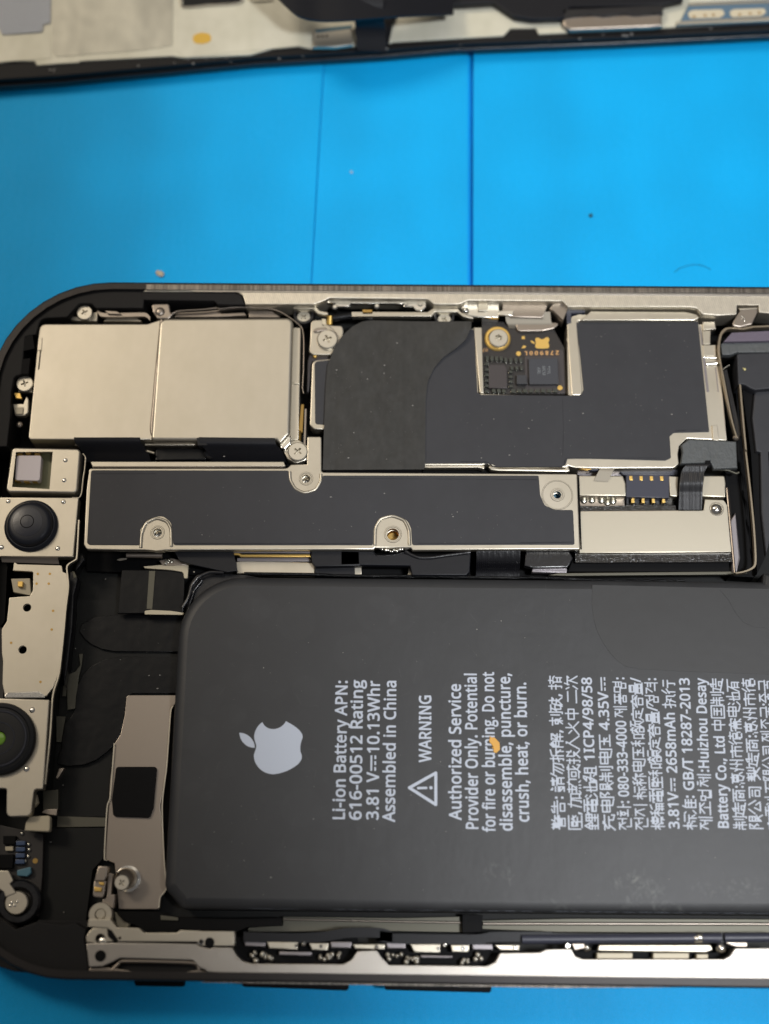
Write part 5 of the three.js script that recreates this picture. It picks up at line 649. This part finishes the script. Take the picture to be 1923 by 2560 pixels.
// ------------------------------------------------------------------ lower rail
{
  P('lower_rail', plate([...[[-27.42,43.95],[-27.61,42.88],[-27.77,41.85],[-24.78,41.77],[-17.5,41.89],[-17.24,42.09],[-16.23,42.33]], ...[[-16.06,42.22],[-14.16,42.22],[-13.8,42.88,0.6],[-13.23,43.42,0.8],[-12.33,43.65,0.5],[-3.79,43.7,0.5],[-3.06,43.33,0.5],[-2.51,42.53,0.1],[-0.72,42.47,0.1],[-0.32,43.04,0.5],[0.29,43.65,0.5]], ...[[0.35,43.76,0.3],[9.51,43.85,0.5],[10.3,43.52,0.5],[10.76,42.69,0.15],[14.46,42.65],[15.03,42.37],[17.27,42.35]], ...[[17.26,42.34,0.1],[17.76,42.99,0.5],[18.4,43.24,0.3],[31.55,43.24,0.3],[32.12,42.96,0.4],[32.63,42.28,0.1],[36.83,42.26],[36.61,45]], ...[[16.24,44.85]], ...[[-0.43,44.72]], ...[[-7.06,44.68],[-15.09,44.51,0.3],[-16.44,44.38,0.4],[-17.01,43.85]], ...[[-15.78,44.41,0.4],[-17.04,44.07,0.5],[-17.82,43.33,0.2],[-24.59,43.14,0.3],[-25.32,43.53,0.3],[-26.17,43.89]]], 3.0, 5.9, { b: 0.08 }), M.steel, 'bright metal rail along the bottom of the phone');
  P('rail_border', plate([...[[-20.68,44.67],[-17.32,44.22],[-15.68,44.55]], ...[[-17.14,44.33],[-16.46,44.54],[-15.12,44.65],[-7.08,44.78]], ...[[-0.43,44.86]], ...[[16.26,45],[36.68,45.11]], ...[[36.64,45.61],[16.25,45.5]], ...[[-0.43,45.34]], ...[[-17.11,45.13]], ...[[-17.17,45.03],[-27.43,44.73],[-27.47,44.07],[-26.22,43.95]]], 2.5, 5.5, { b: 0.06 }), M.nickelDark);
  P('rail_border_line', plate([...[[-16.45,44.55],[-15.11,44.65],[-7.07,44.78]], ...[[16.25,45],[36.66,45.1],[36.65,45.19],[16.25,45.09]], ...[[-7.07,44.88],[-15.11,44.74],[-16.45,44.65]]], 5.3, 5.62, { b: 0.04 }), M.nickel);
  P('rail_recess', plate([[-25.19,43.47],[-17.77,43.47],[-16.98,44.67],[-25.76,44.55]], 2.5, 4.9, { b: 0.1 }), M.plastic);
  P('rail_recess_lip', [tube(lift([[-25.35,44.22],[-24.75,43.65],[-24.26,43.41],[-17.86,43.57],[-17.2,44.31]], 5.35), 0.22, 40, 6), ...Array.from({ length: 14 }, () => { const [x, z] = mid([-23.78,44.61], [-17.75,44.79], rnd()); return ball(x, 5.0, z, 0.12 + rnd() * 0.14, 0.7, 7); })], M.nickelDark);
  const br = P('end_bracket', plate([...[[-27.65,39.64,0.15],[-25.66,39.66,0.1],[-25.03,40.4],[-22.95,40.47,0.1],[-22.45,40.89,0.1],[-19.38,40.89],[-19.04,40.66],[-17.28,40.71]], ...[[-17.22,40.75,0.1],[-14.02,40.77],[-13.95,41.38],[-13.99,42.05],[-15.83,42.08],[-17.18,42.02]], ...[[-15.97,42.1],[-17.49,41.7],[-24.77,41.67],[-25.84,40.47,0.2],[-27.23,40.4],[-27.76,40.32]]], 4.2, 6.0, { b: 0.07 }), M.nickel, 'stepped metal bracket at the left end of the lower rail');
  part(br, 'bracket_end', plate([[-27.6,40.77],[-27.24,40.46],[-25.98,40.4],[-25.7,40.95],[-24.78,41.67],[-27.79,41.73],[-27.85,41.19]], 4.0, 5.85, { b: 0.08, holes: [disc(...[-26.51,41.43], 0.55)] }), M.nickel);
  part(br, 'bracket_slot', plate([[-25.9,40.53],[-25.45,40.65],[-24.78,41.55],[-25.14,41.77],[-25.8,41.19]], 5.7, 6.02, { b: 0.03 }), M.black);
  part(br, 'bracket_glint', [ball(...lift([[-26.31,41.67]], 5.5)[0], 0.5, 0.5), cyl(...[-24.67,41.37], 0.2, 5.5, 6.0, 0.06)], M.chrome);
  part(br, 'round_hole', plate(disc(...[-26.4,42.96], 0.52), 5.7, 5.93), M.black);
  part(br, 'pin', [cyl(...[-17.1,41.74], 0.28, 5.4, 6.1, 0.08), cyl(...[-17.07,41.7], 0.25, 5.4, 6.1, 0.08)], M.chrome);
  part(br, 'pin_hole', [plate(disc(...[-16.29,41.76], 0.45), 5.8, 6.03)], M.black);
  // what sits in the two long recesses of the rail
  const recess = (p, names) => p;
  P('recess_floor', plate([...[[-14.21,41.23],[-2.56,41.23],[-2.54,43.85],[-14.13,43.63]]], 1.5, 3.4), M.black);
  P('recess_floor', plate([...[[-0.85,41.23]], ...[[11.1,41.23],[11.03,43.96],[-0.43,43.96]]], 1.5, 3.4), M.black);
  P('recess_floor', plate([...[[17.35,41.55],[33.58,41.55],[33.45,43.38],[17.28,43.38]]], 1.5, 3.4), M.black);
  const sw = (view, bar, bits, blocks) => {
    const k = P('button_switch', bar.map((b) => plate(b, 4.0, 4.9, { b: 0.1 })), M.nickel, view);
    for (const b of bits) part(k, 'solder_blob', Array.from({ length: 4 }, (_, i) => ball(b[0] + (rnd() - 0.5) * 0.6, 4.2 + rnd() * 0.4, b[1] + (rnd() - 0.5) * 0.5, 0.12 + rnd() * 0.17, 0.7, 8)), M.solderDull);
    for (const b of blocks) part(k, 'switch_block', plate(b, 3.4, 4.6, { b: 0.1 }), M.groove);
    return k;
  };
  const s1 = sw('push switch behind the first volume button', [[[-11.05,41.69],[-8.12,41.72],[-8.14,42.39],[-10.82,42.28,0.1]], [[-7.1,41.8],[-5.24,41.82],[-5.29,42.44],[-6.81,42.42,0.1]], [[-3.04,41.9],[0.07,41.9],[0.01,42.36],[-2.75,42.31,0.1]]], [[-12.35,42.71], [-11.45,42.87], [-10.87,43.15], [-12,43.25], [-5.8,43.15], [-5.01,42.98], [-4.22,42.87]], [[[-13.24,41.41],[-11.25,41.41],[-11.18,42.12],[-13.1,42.06]], [[-5.08,41.68],[-3.1,41.68],[-3.12,42.23],[-5.02,42.23]], [[-9.87,42.55],[-6.82,42.6],[-6.87,42.93],[-9.92,42.87]]]);
  const s2 = sw('push switch behind the second volume button', [[[2.39,41.88],[5.27,41.88],[5.2,42.66],[2.78,42.64,0.1]], [[6.23,41.96],[7.98,41.96],[7.85,42.61],[6.33,42.61,0.1]], [[10.29,41.96],[12.66,41.96],[12.59,42.47],[10.84,42.44,0.1]]], [[0.58,42.98], [1.37,42.93], [2.28,43.31], [2.84,43.36], [7.35,43.42], [8.03,43.31], [8.82,43.04]], [[[0.13,41.68],[2,41.74],[2,42.28],[0.25,42.28]], [[8.22,41.85],[10.14,41.9],[10.19,42.39],[8.27,42.39]], [[3.41,42.87],[6.4,42.93],[6.34,43.15],[3.4,43.11]]]);
  part(s1, 'pin', [cyl(...[-7.57,41.85], 0.22, 4, 5.1, 0.1), cyl(...[-8.27,42.04], 0.16, 4.4, 5.05, 0.05), cyl(...[-5.96,42.1], 0.16, 4.4, 5.05, 0.05), cyl(...[-0.72,42.18], 0.2, 4.4, 5.2, 0.08)], M.chrome);
  part(s2, 'pin', [cyl(...[5.65,41.96], 0.22, 4, 5.1, 0.1), cyl(...[5.06,42.29], 0.16, 4.4, 5.05, 0.05), cyl(...[7.34,42.29], 0.2, 4.4, 5.05, 0.05), cyl(...[12.29,42.23], 0.2, 4.4, 5.2, 0.08)], M.chrome);
  const b3 = P('contact_bar', plate([[20.1,41.94,0.2],[30.59,41.94,0.2],[30.74,42.42],[30.08,42.65],[19.95,42.5]], 4.0, 5.0, { b: 0.12 }), M.nickel, 'pale contact bar in the right recess of the lower rail');
  for (const q of [[[19.95,42.68],[23.28,42.68],[23.26,43.2],[19.93,43.2]], [[25.22,42.68],[28.58,42.68],[28.54,43.2],[25.19,43.2]], [[29.27,42.79],[30.36,42.79],[30.34,43.2],[29.28,43.2]]]) part(b3, 'contact_block', plate(q, 3.4, 4.6, { b: 0.08 }), M.cream);
  part(b3, 'end_ball', [ball(...lift([[31.5,42.25]], 5.0)[0], 0.5), ball(...lift([[18.94,42.23]], 5.0)[0], 0.36), cyl(...[17.1,42.04], 0.3, 4.6, 5.9, 0.12)], M.chrome);
  part(b3, 'end_cover', [plate([[17.46,41.83],[18.69,41.81],[18.79,42.26],[17.78,42.48]], 4.6, 5.3, { b: 0.1 }), plate([[31.9,41.74],[34.03,41.74],[34,42.14],[32.94,42.14]], 4.4, 5.0, { b: 0.08 })], M.nickelDark);
  // flex and strips between rail and battery
  P('side_flex', [ribbon(lift([...[[-13.26,41.25],[-8.74,41.36],[-6.03,41.25],[-4.23,40.98],[-3.32,40.87],[-0.38,40.87],[0.75,41.25]], ...[[-0.43,41.15],[0.25,41.36],[2.96,41.42],[8.6,41.47],[10.3,41.25],[15.38,41.23]], ...[[16.46,41.35],[23.54,41.4],[29.45,41.35],[36.54,41.29]]], 4.6), [0, 0.45], 0.3)], M.tape, 'long black side flex between the battery and the lower rail');
  P('side_flex_rod', [rod(lift([[12.9,41.48]], 4.9)[0], lift([[29.31,41.37]], 4.9)[0], 0.42), rod(lift([[29.49,41.35]], 4.95)[0], lift([[31.61,41.35]], 4.95)[0], 0.42), rod(lift([[31.91,41.33]], 4.9)[0], lift([[37.11,41.29]], 4.9)[0], 0.42)], M.blueBlack);
  P('rod_collar', [ball(...lift([[29.61,41.33]], 4.95)[0], 0.48), ball(...lift([[29.25,41.4]], 4.95)[0], 0.42)], M.chrome);
  P('floor_strip', plate([...[[-9.77,39.31],[1.48,39.42]], ...[[7.54,39.31],[7.52,40.76],[-0.44,40.65]], ...[[-13.09,40.76],[-13.1,40.31],[-9.75,40.09]]], 1.0, 2.0, { b: 0.05 }), M.olive, 'dull strip on the floor below the battery');
  P('floor_strip_edge', [rod(lift([[-9.74,39.57]], 2.1)[0], lift([[7.4,39.88]], 2.1)[0], 0.12)], M.nickelDark);
  P('floor_strip', plate([...[[9.36,39.66],[18.02,39.49]], ...[[37.93,39.56],[37.83,40.84],[16.77,40.78]], ...[[9.35,40.49]]], 1.2, 2.4, { b: 0.06 }), M.olive, 'bright strip on the floor below the right part of the battery');
  P('floor_strip_edge', [rod(lift([[9.45,39.98]], 2.5)[0], lift([[37.79,40.02]], 2.5)[0], 0.16)], M.nickelDark);
  P('dark_block', plate([...[[7.44,39.12],[9.39,39.18],[9.3,40.78],[7.41,40.83]]], 1, 2.9, { b: 0.06 }), M.black);
  P('dark_block', plate([...[[-25.66,38.85],[-21.54,38.91],[-19.59,39.41],[-15.32,39.54]], ...[[-9.8,39.46],[-9.79,40.18],[-12.99,40.34],[-14.12,40.78],[-17.56,40.67]], ...[[-17.62,40.59],[-19.41,40.53],[-19.79,40.77],[-22.8,40.77],[-23.79,40.15],[-24.84,39.78]]], 1, 3.2, { b: 0.06 }), M.black);
  P('grey_step', plate([[-21.34,39.24],[-19.66,39.42],[-19.65,39.73],[-21.32,39.67]], 3, 3.4, { b: 0.05 }), M.olive);
}

// ------------------------------------------------------------------ dust on the black faces, some specks painted as glints
{
  const speck = (list, y, area, n) => { const out = []; for (const [x, z, r] of list) out.push([x, y, z, r ?? 0.06]); for (let i = 0; i < n; i++) { const u = rnd(), v = rnd(), p = mid(mid(area[0], area[1], u), mid(area[3], area[2], u), v); out.push([p[0], y, p[1], 0.012 + rnd() * rnd() * 0.03]); } return out.map(([x, yy, z, r]) => { const g = new THREE.IcosahedronGeometry(r, 0); g.rotateY(rnd() * 6); g.scale(1 + rnd(), 0.5, 1); g.translate(x, yy + r * 0.2, z); return g; }); };
  const d = P('dust_and_glints', [
    ...speck([[-0,-16.54],[-5.03,-16],[-1.78,-14.98],[-3.18,-9.01],[2.94,-12.01],[1.33,-19.08],[-3.72,-6.24],[-0.04,-15.63]], 5.17, [[-5.11,-17.57],[3.78,-18.94],[3.68,-5.52],[-5.61,-5.52]], 46),
    ...speck([...[[10,-6.29],[12.9,-6.6],[14.98,-9.55],[20.67,-11.2],[11.38,-10.57]], ...[[29.93,-11.09],[20.7,-11.2]]], 5.01, [[7.88,-12.48],[28.77,-12.48],[28.45,-6.62],[7.79,-6.62]], 60),
    ...speck([], 5.01, [[21.27,-21.37],[32.9,-21.37],[33.19,-9.8],[21.09,-13.55]], 46),
    ...speck([...[[-0.01,-2.3],[7.4,-0.31],[6.97,0.18]], ...[[-5.48,-1.91],[-18.48,2.11]]], 5.48, [...[[-29.83,-4.5]], ...[[15.3,-0.21],[18.84,2.96]], ...[[-29.76,2.94]]], 70),
    ...speck([...[[-11.93,15.72],[-6.8,30.38]], ...[[9.19,11.84],[11.62,10.99]], ...[[-10.76,35.84]]], 5.31, [[-19.3,8.02],[37.62,8.02],[35.43,37.54],[-18.93,37.54]], 200),
    ...speck([...[[-31.32,13.09]], ...[[-22.82,17.18],[-22.64,15.83],[-23.73,15.87],[-25.19,8.3]], ...[[-28.68,5.83],[-21.07,7.22]], ...[[-31.72,26.8],[-32.56,32.3],[-30.86,38.91]], ...[[-31.72,11.03]]], 2.0, [[-31.74,9.21],[-20.9,9.21],[-21.79,17.17],[-30.31,16.68]], 12),  // a few of these specks stand in for glints in the cavity
    ...speck([...[[-16.57,-6.5],[-15.71,-6.76],[-14.96,-6.92]]], 4.9, [[-17.69,-7.69],[-10.82,-7.69],[-10.8,-6.5],[-17.28,-6.5]], 10),
  ], M.dust_and_glints); d.userData.kind = 'stuff';
}

// ------------------------------------------------------------------ crumbs and hairs
{
  const crumb = (name, label, pts, y, h, m, group) => { const o = thing(name, label, 'debris', [pts[0][0], y, pts[0][1]], group); part(o, 'flake', [plate(pts, y, y + h, { b: 0.06, r: 0.12 }), ...pts.map(([x, z]) => ball(x * 0.7 + pts[0][0] * 0.3, y + h * 0.8, z * 0.7 + pts[0][1] * 0.3, h * 0.5, 0.8, 7))], m); return o; };
  crumb('orange_flake', 'orange flake lying on the battery\'s warning text', [[10.27,22.54],[10.79,22.66],[11.19,23.13],[11.21,23.77],[10.88,24.12],[10.59,24.06],[10.54,23.48],[10.18,23.01]], 5.31, 0.14, std({ color: C(0.75, 0.4, 0.08), roughness: 0.6 }));
  crumb('pale_crumb', 'pale crumb on the blue mat just above the phone\'s left corner', [[-25.15,-29.76],[-24.68,-29.7],[-24.38,-29.44],[-24.66,-29.12],[-25,-29.26],[-25.21,-29.56]], 0, 0.4, std({ color: C(0.6, 0.52, 0.4), roughness: 0.8 }));
  crumb('yellow_speck', 'yellowish speck on the dark block at the right edge', [[37.55,-15.97],[37.79,-15.95],[37.89,-15.8],[37.7,-15.71]], 5.6, 0.14, std({ color: C(0.62, 0.55, 0.25), roughness: 0.6 }));
  crumb('white_speck', 'tiny pale speck on the blue mat between the two grooves', [[-3.92,-42.52],[-3.61,-42.46],[-3.55,-42.17],[-3.87,-42.14]], 0, 0.08, std({ color: C(0.3, 0.5, 0.66), roughness: 0.7 }));
  crumb('dark_speck', 'dark speck on the blue mat right of the right groove', [[23.03,-36.9],[23.38,-37.04],[23.42,-36.72],[23.1,-36.55]], 0, 0.18, std({ color: C(0.02, 0.08, 0.12), roughness: 0.8 }));
  const hair = thing('dark_hair', 'fine dark hair lying on the blue mat near the right edge', 'hair', [...[34.24,-30.58]].toSpliced(1, 0, 0));
  part(hair, 'strand', tube(lift([[32.22,-29.85],[32.81,-30.3],[33.73,-30.64],[34.64,-30.78],[35.53,-30.58],[36.28,-30.16]], 0.05), 0.025, 40, 5), std({ color: C(0.01, 0.04, 0.06), roughness: 0.7 }));
  const h2 = thing('pale_hair', 'fine pale hair on the board wall beside the right-hand metal edge', 'hair', [...[35.88,-16.18]].toSpliced(1, 0, 5.6));
  part(h2, 'strand', tube(lift([[35.45,-15.87],[35.78,-16.14],[36.19,-16.4]], 5.65), 0.025, 12, 5), std({ color: C(0.6, 0.58, 0.5), roughness: 0.7 }));
}

// ------------------------------------------------------------------ the phone's display, lifted off and lying behind
{
  const D = thing('detached_display', 'back of the detached phone display lying on the mat behind the phone', 'phone display', [0, 0, -105]);
  const Q = (n, g, m, l) => part(D, n, g, m, l);
  const cnt = [...[[-67.52,-50.21],[-43.97,-52.57],[-37.39,-53.08],[-25.52,-54.36],[-14.93,-55.53],[0.02,-56.54]], ...[[7.98,-57.37],[26.71,-58.21],[44.48,-59.23],[64.36,-60.32]]];
  const far = -190;
  const back = [[cnt[cnt.length - 1][0], far], [cnt[0][0], far]];
  Q('glass', plate([...cnt, ...back], 0.5, 1.5, { b: 0.2, seg: 3 }), M.gloss);
  Q('frame_edge', plate([...[[-67.41,-50.55],[-43.9,-52.97],[-37.32,-53.43],[-25.48,-54.68],[-14.9,-55.84],[0.02,-56.82]], ...[[7.97,-57.62],[26.66,-58.49],[44.4,-59.48],[64.23,-60.51]], ...back], 1.4, 2.3, { b: 0.12 }), M.plastic, 'black plastic frame edge of the display');
  const sh = [...[[-67.63,-53.14],[-44,-54.97],[-42.64,-55.22],[-40.05,-55.22],[-39.74,-54.67],[-36.98,-54.91],[-34.95,-55.03],[-34.88,-55.22],[-24.44,-55.89],[-22.84,-55.64],[-15.42,-56.04],[-12.79,-56.9,0.3],[-9.87,-57.21],[-8.4,-56.87]], ...[[0.02,-57.42]], ...[[1.04,-57.79],[13.7,-58.6],[14.53,-59.59],[17.47,-59.65],[17.79,-58.81],[26.67,-59.34],[33.36,-59.74],[44.41,-60.36],[64.27,-61.46]], ...back];
  M.plateGrey = std({ color: C(0.76, 0.74, 0.62), metalness: 0.2, roughness: 0.5, map: at(tint([0.9, 0.9, 0.88], [1, 1, 1], 12), 20) });
  M.plateShade = std({ color: C(0.62, 0.6, 0.5), metalness: 0.4, roughness: 0.42, map: at(tint([0.86, 0.86, 0.86], [1, 1, 1], 15), 24), bumpMap: at(tCloud, 40), bumpScale: 1.2e-4 });  // darker copy of the plate metal, used to colour in a soft shadow
  const plate1 = Q('metal_plate', plate(sh, 2.1, 2.55, { b: 0.06 }), M.plateGrey, 'beige metal back plate of the display');
  const a = [[-38.67,-63.33]], b = [[-24.48,-63.33]];
  part(plate1, 'shade_patch', plate([...[[-39.51,-76.14],[-24.87,-76.14],[-24.36,-57.24,0.3],[-27.65,-56.62],[-37.68,-55.7,0.6],[-38.2,-56.31,0.4]]], 2.5, 2.62, { b: 0.03 }), M.plateShade, 'darker patch painted as a soft shadow on the back plate');  // thin darker sheet that paints a soft shadow onto the plate
  part(plate1, 'silver_sticker', plate([[-53.52,-72.84],[-39.2,-72.84],[-38.55,-60.2],[-39.34,-59.98],[-39.43,-58.96,0.3],[-43.99,-58.59,0.4],[-44.46,-59.52],[-52.33,-59.52]], 2.55, 2.7, { b: 0.05 }), std({ color: C(0.5, 0.53, 0.58), metalness: 0.7, roughness: 0.4, bumpMap: at(tFine, 4), bumpScale: 5e-5 }), 'silver patch at the far left of the back plate');
  part(plate1, 'lower_film', plate([[-52.15,-57.51],[-44.19,-57.72],[-38.51,-58.28,0.3],[-38.14,-55.51],[-43.99,-55.06],[-51.86,-54.29]], 2.5, 2.6, { b: 0.03 }), M.plateGrey);
  part(plate1, 'lower_film', plate([[-24.24,-60.92,0.5],[-17.7,-61.54],[-9.67,-61.38],[-9.6,-57.2],[-22.83,-55.64],[-23.98,-56.59]], 2.5, 2.62, { b: 0.03 }), M.plateGrey);
  part(plate1, 'orange_dot', plate([[-22.09,-58.59,0.6],[-21.09,-58.93,0.6],[-19.96,-58.71,0.6],[-19.93,-57.66,0.6],[-20.9,-57.42,0.6],[-21.99,-57.48,0.6]], 2.55, 2.66), std({ color: C(0.75, 0.46, 0.06), roughness: 0.5 }), 'orange oval mark');
  part(plate1, 'dark_window', plate([[-23.78,-69.61],[-16.73,-69.61],[-16.67,-62.89,0.2],[-23.36,-62.32,0.2]], 2.5, 2.66, { b: 0.03 }), M.floor);
  part(plate1, 'window_rim', [tube(lift([[-23.66,-65.15],[-23.49,-62.38],[-20.42,-62.57],[-16.62,-62.95],[-16.6,-65.15]], 2.7), 0.1, 40, 6), tube(lift([[-15.64,-64.52],[-15.47,-63.1],[-12.92,-63.26]], 2.7), 0.08, 20, 6)], M.nickel);
  const c1 = Q('display_connector', plate([[-8.23,-58.84,0.2],[-6.95,-59.24],[-3.76,-59.55],[-3.64,-56.99],[-5.6,-56.69],[-8.19,-56.66]], 2.5, 3.1, { b: 0.15 }), M.nickel, 'small metal connector near the middle of the display edge');
  part(c1, 'connector_hole', [[-7.6,-58.06], [-7.12,-58.09], [-6.64,-58.13]].map(([x, z]) => plate(disc(x, z, 0.16, 10), 3.05, 3.115)), M.black);
  part(c1, 'teal_strip', plate([[-8.01,-58.99],[-6.42,-59.24],[-3.76,-59.55],[-3.76,-59.17],[-7.87,-58.56]], 2.9, 3.14), M.ceramicTeal);
  // dark flexes standing up towards the camera
  Q('flex_cable', [ribbon([...lift([[-14.03,-63.52]], 9), ...lift([[-10.09,-59.34]], 8.8), ...lift([[-7.52,-58.83]], 8.3), ...lift([[-4.17,-59.1]], 8), ...lift([[1.01,-60.28]], 7), ...lift([[7.64,-62.05]], 5)], [0.2, 2.4], 0.3), ribbon([...lift([[-1.84,-60.01]], 8), ...lift([[-1.85,-58.61]], 7.2), ...lift([[-1.61,-58.25]], 4.6), ...lift([[-1.49,-56.38]], 2.75)], [1.7, 0.1], 0.25)], M.tape, 'black flex cable arching up from the display');
  Q('black_cover', plate([...[[1.6,-72.12],[2.91,-62.61],[5.84,-61.83],[12.51,-62.29,0.5],[14.87,-60.43,0.8],[16.98,-60.06],[20.71,-60.18],[21.29,-61.67],[31.97,-61.98],[34.41,-62.61],[37.95,-72.12]]], 2.5, 3.6, { b: 0.2 }), M.tape, 'black cover sheet on the right part of the display');
  Q('black_cover', plate([...[[-2.7,-60.86]], ...[[-0.02,-61.17],[1.58,-62.1],[1.04,-60.24],[0.51,-57.46]], ...[[-0.56,-56.38],[-3.08,-56.69],[-3.49,-59.31]]], 2.4, 3.0, { b: 0.1 }), M.tape);
  const ec = Q('edge_connector', plate([[20.56,-60.65,0.2],[31.99,-61.03],[31.9,-59.41],[30.56,-59.23],[21.24,-58.8,0.3],[20.46,-59.47]], 2.4, 3.3, { b: 0.25, seg: 3 }), M.nickelDark, 'shiny connector shell at the display edge');
  part(ec, 'black_top', plate([[20.35,-61.36],[32.1,-61.98],[32.04,-60.8],[28.7,-60.55],[27.65,-60.8],[25.24,-60.43],[23.65,-60.68],[20.71,-60.24]], 3.0, 3.6, { b: 0.12 }), M.gloss);
  const rb = Q('contact_board', plate([[34.14,-60.31],[35.36,-62.8],[44.56,-63.27],[59.07,-64.06],[58.76,-60.93],[33.57,-59.75]], 2.4, 2.9, { b: 0.05 }), M.contactBlue, 'blue contact board at the right end of the display edge');
  part(rb, 'shield_strip', [plate([[33.71,-60.17],[44.35,-60.8],[58.8,-61.64],[58.73,-61.01],[33.6,-59.68]], 2.6, 3.05, { b: 0.08 }), plate([[35.28,-62.67],[44.51,-62.98],[59,-63.67],[58.96,-63.29],[35.25,-62.29]], 2.6, 3.05, { b: 0.06 })], M.nickel);
  for (const q of [[[34.98,-61.32],[35.54,-61.67],[39.02,-61.79],[39.3,-61.17],[38.68,-60.67],[35.2,-60.55]], [[39.8,-61.48],[40.36,-61.79],[43.84,-61.92],[44.13,-61.42],[43.5,-60.92],[40.02,-60.73]]]) part(rb, 'contact_pill', plate(q, 2.85, 3.02, { b: 0.04, r: 0.3 }), M.cream);
  part(rb, 'pill_dot', [[35.69,-60.77], [36.96,-60.96], [37.95,-61.02], [40.97,-61.08], [42.18,-61.21], [43.26,-61.3]].map(([x, z]) => plate(disc(x, z, 0.17, 10), 3.0, 3.04)), M.goldDark);
  Q('edge_glints', Array.from({ length: 26 }, () => { const [x, z] = mid([-43.96,-53.73], [44.44,-60.1], rnd()); return ball(x, 2.3, z + (rnd() - 0.5) * 1, 0.05 + rnd() * 0.12, 0.6, 6); }), M.dust_and_glints).userData.kind = 'stuff';
}

renderer.render(scene, camera);
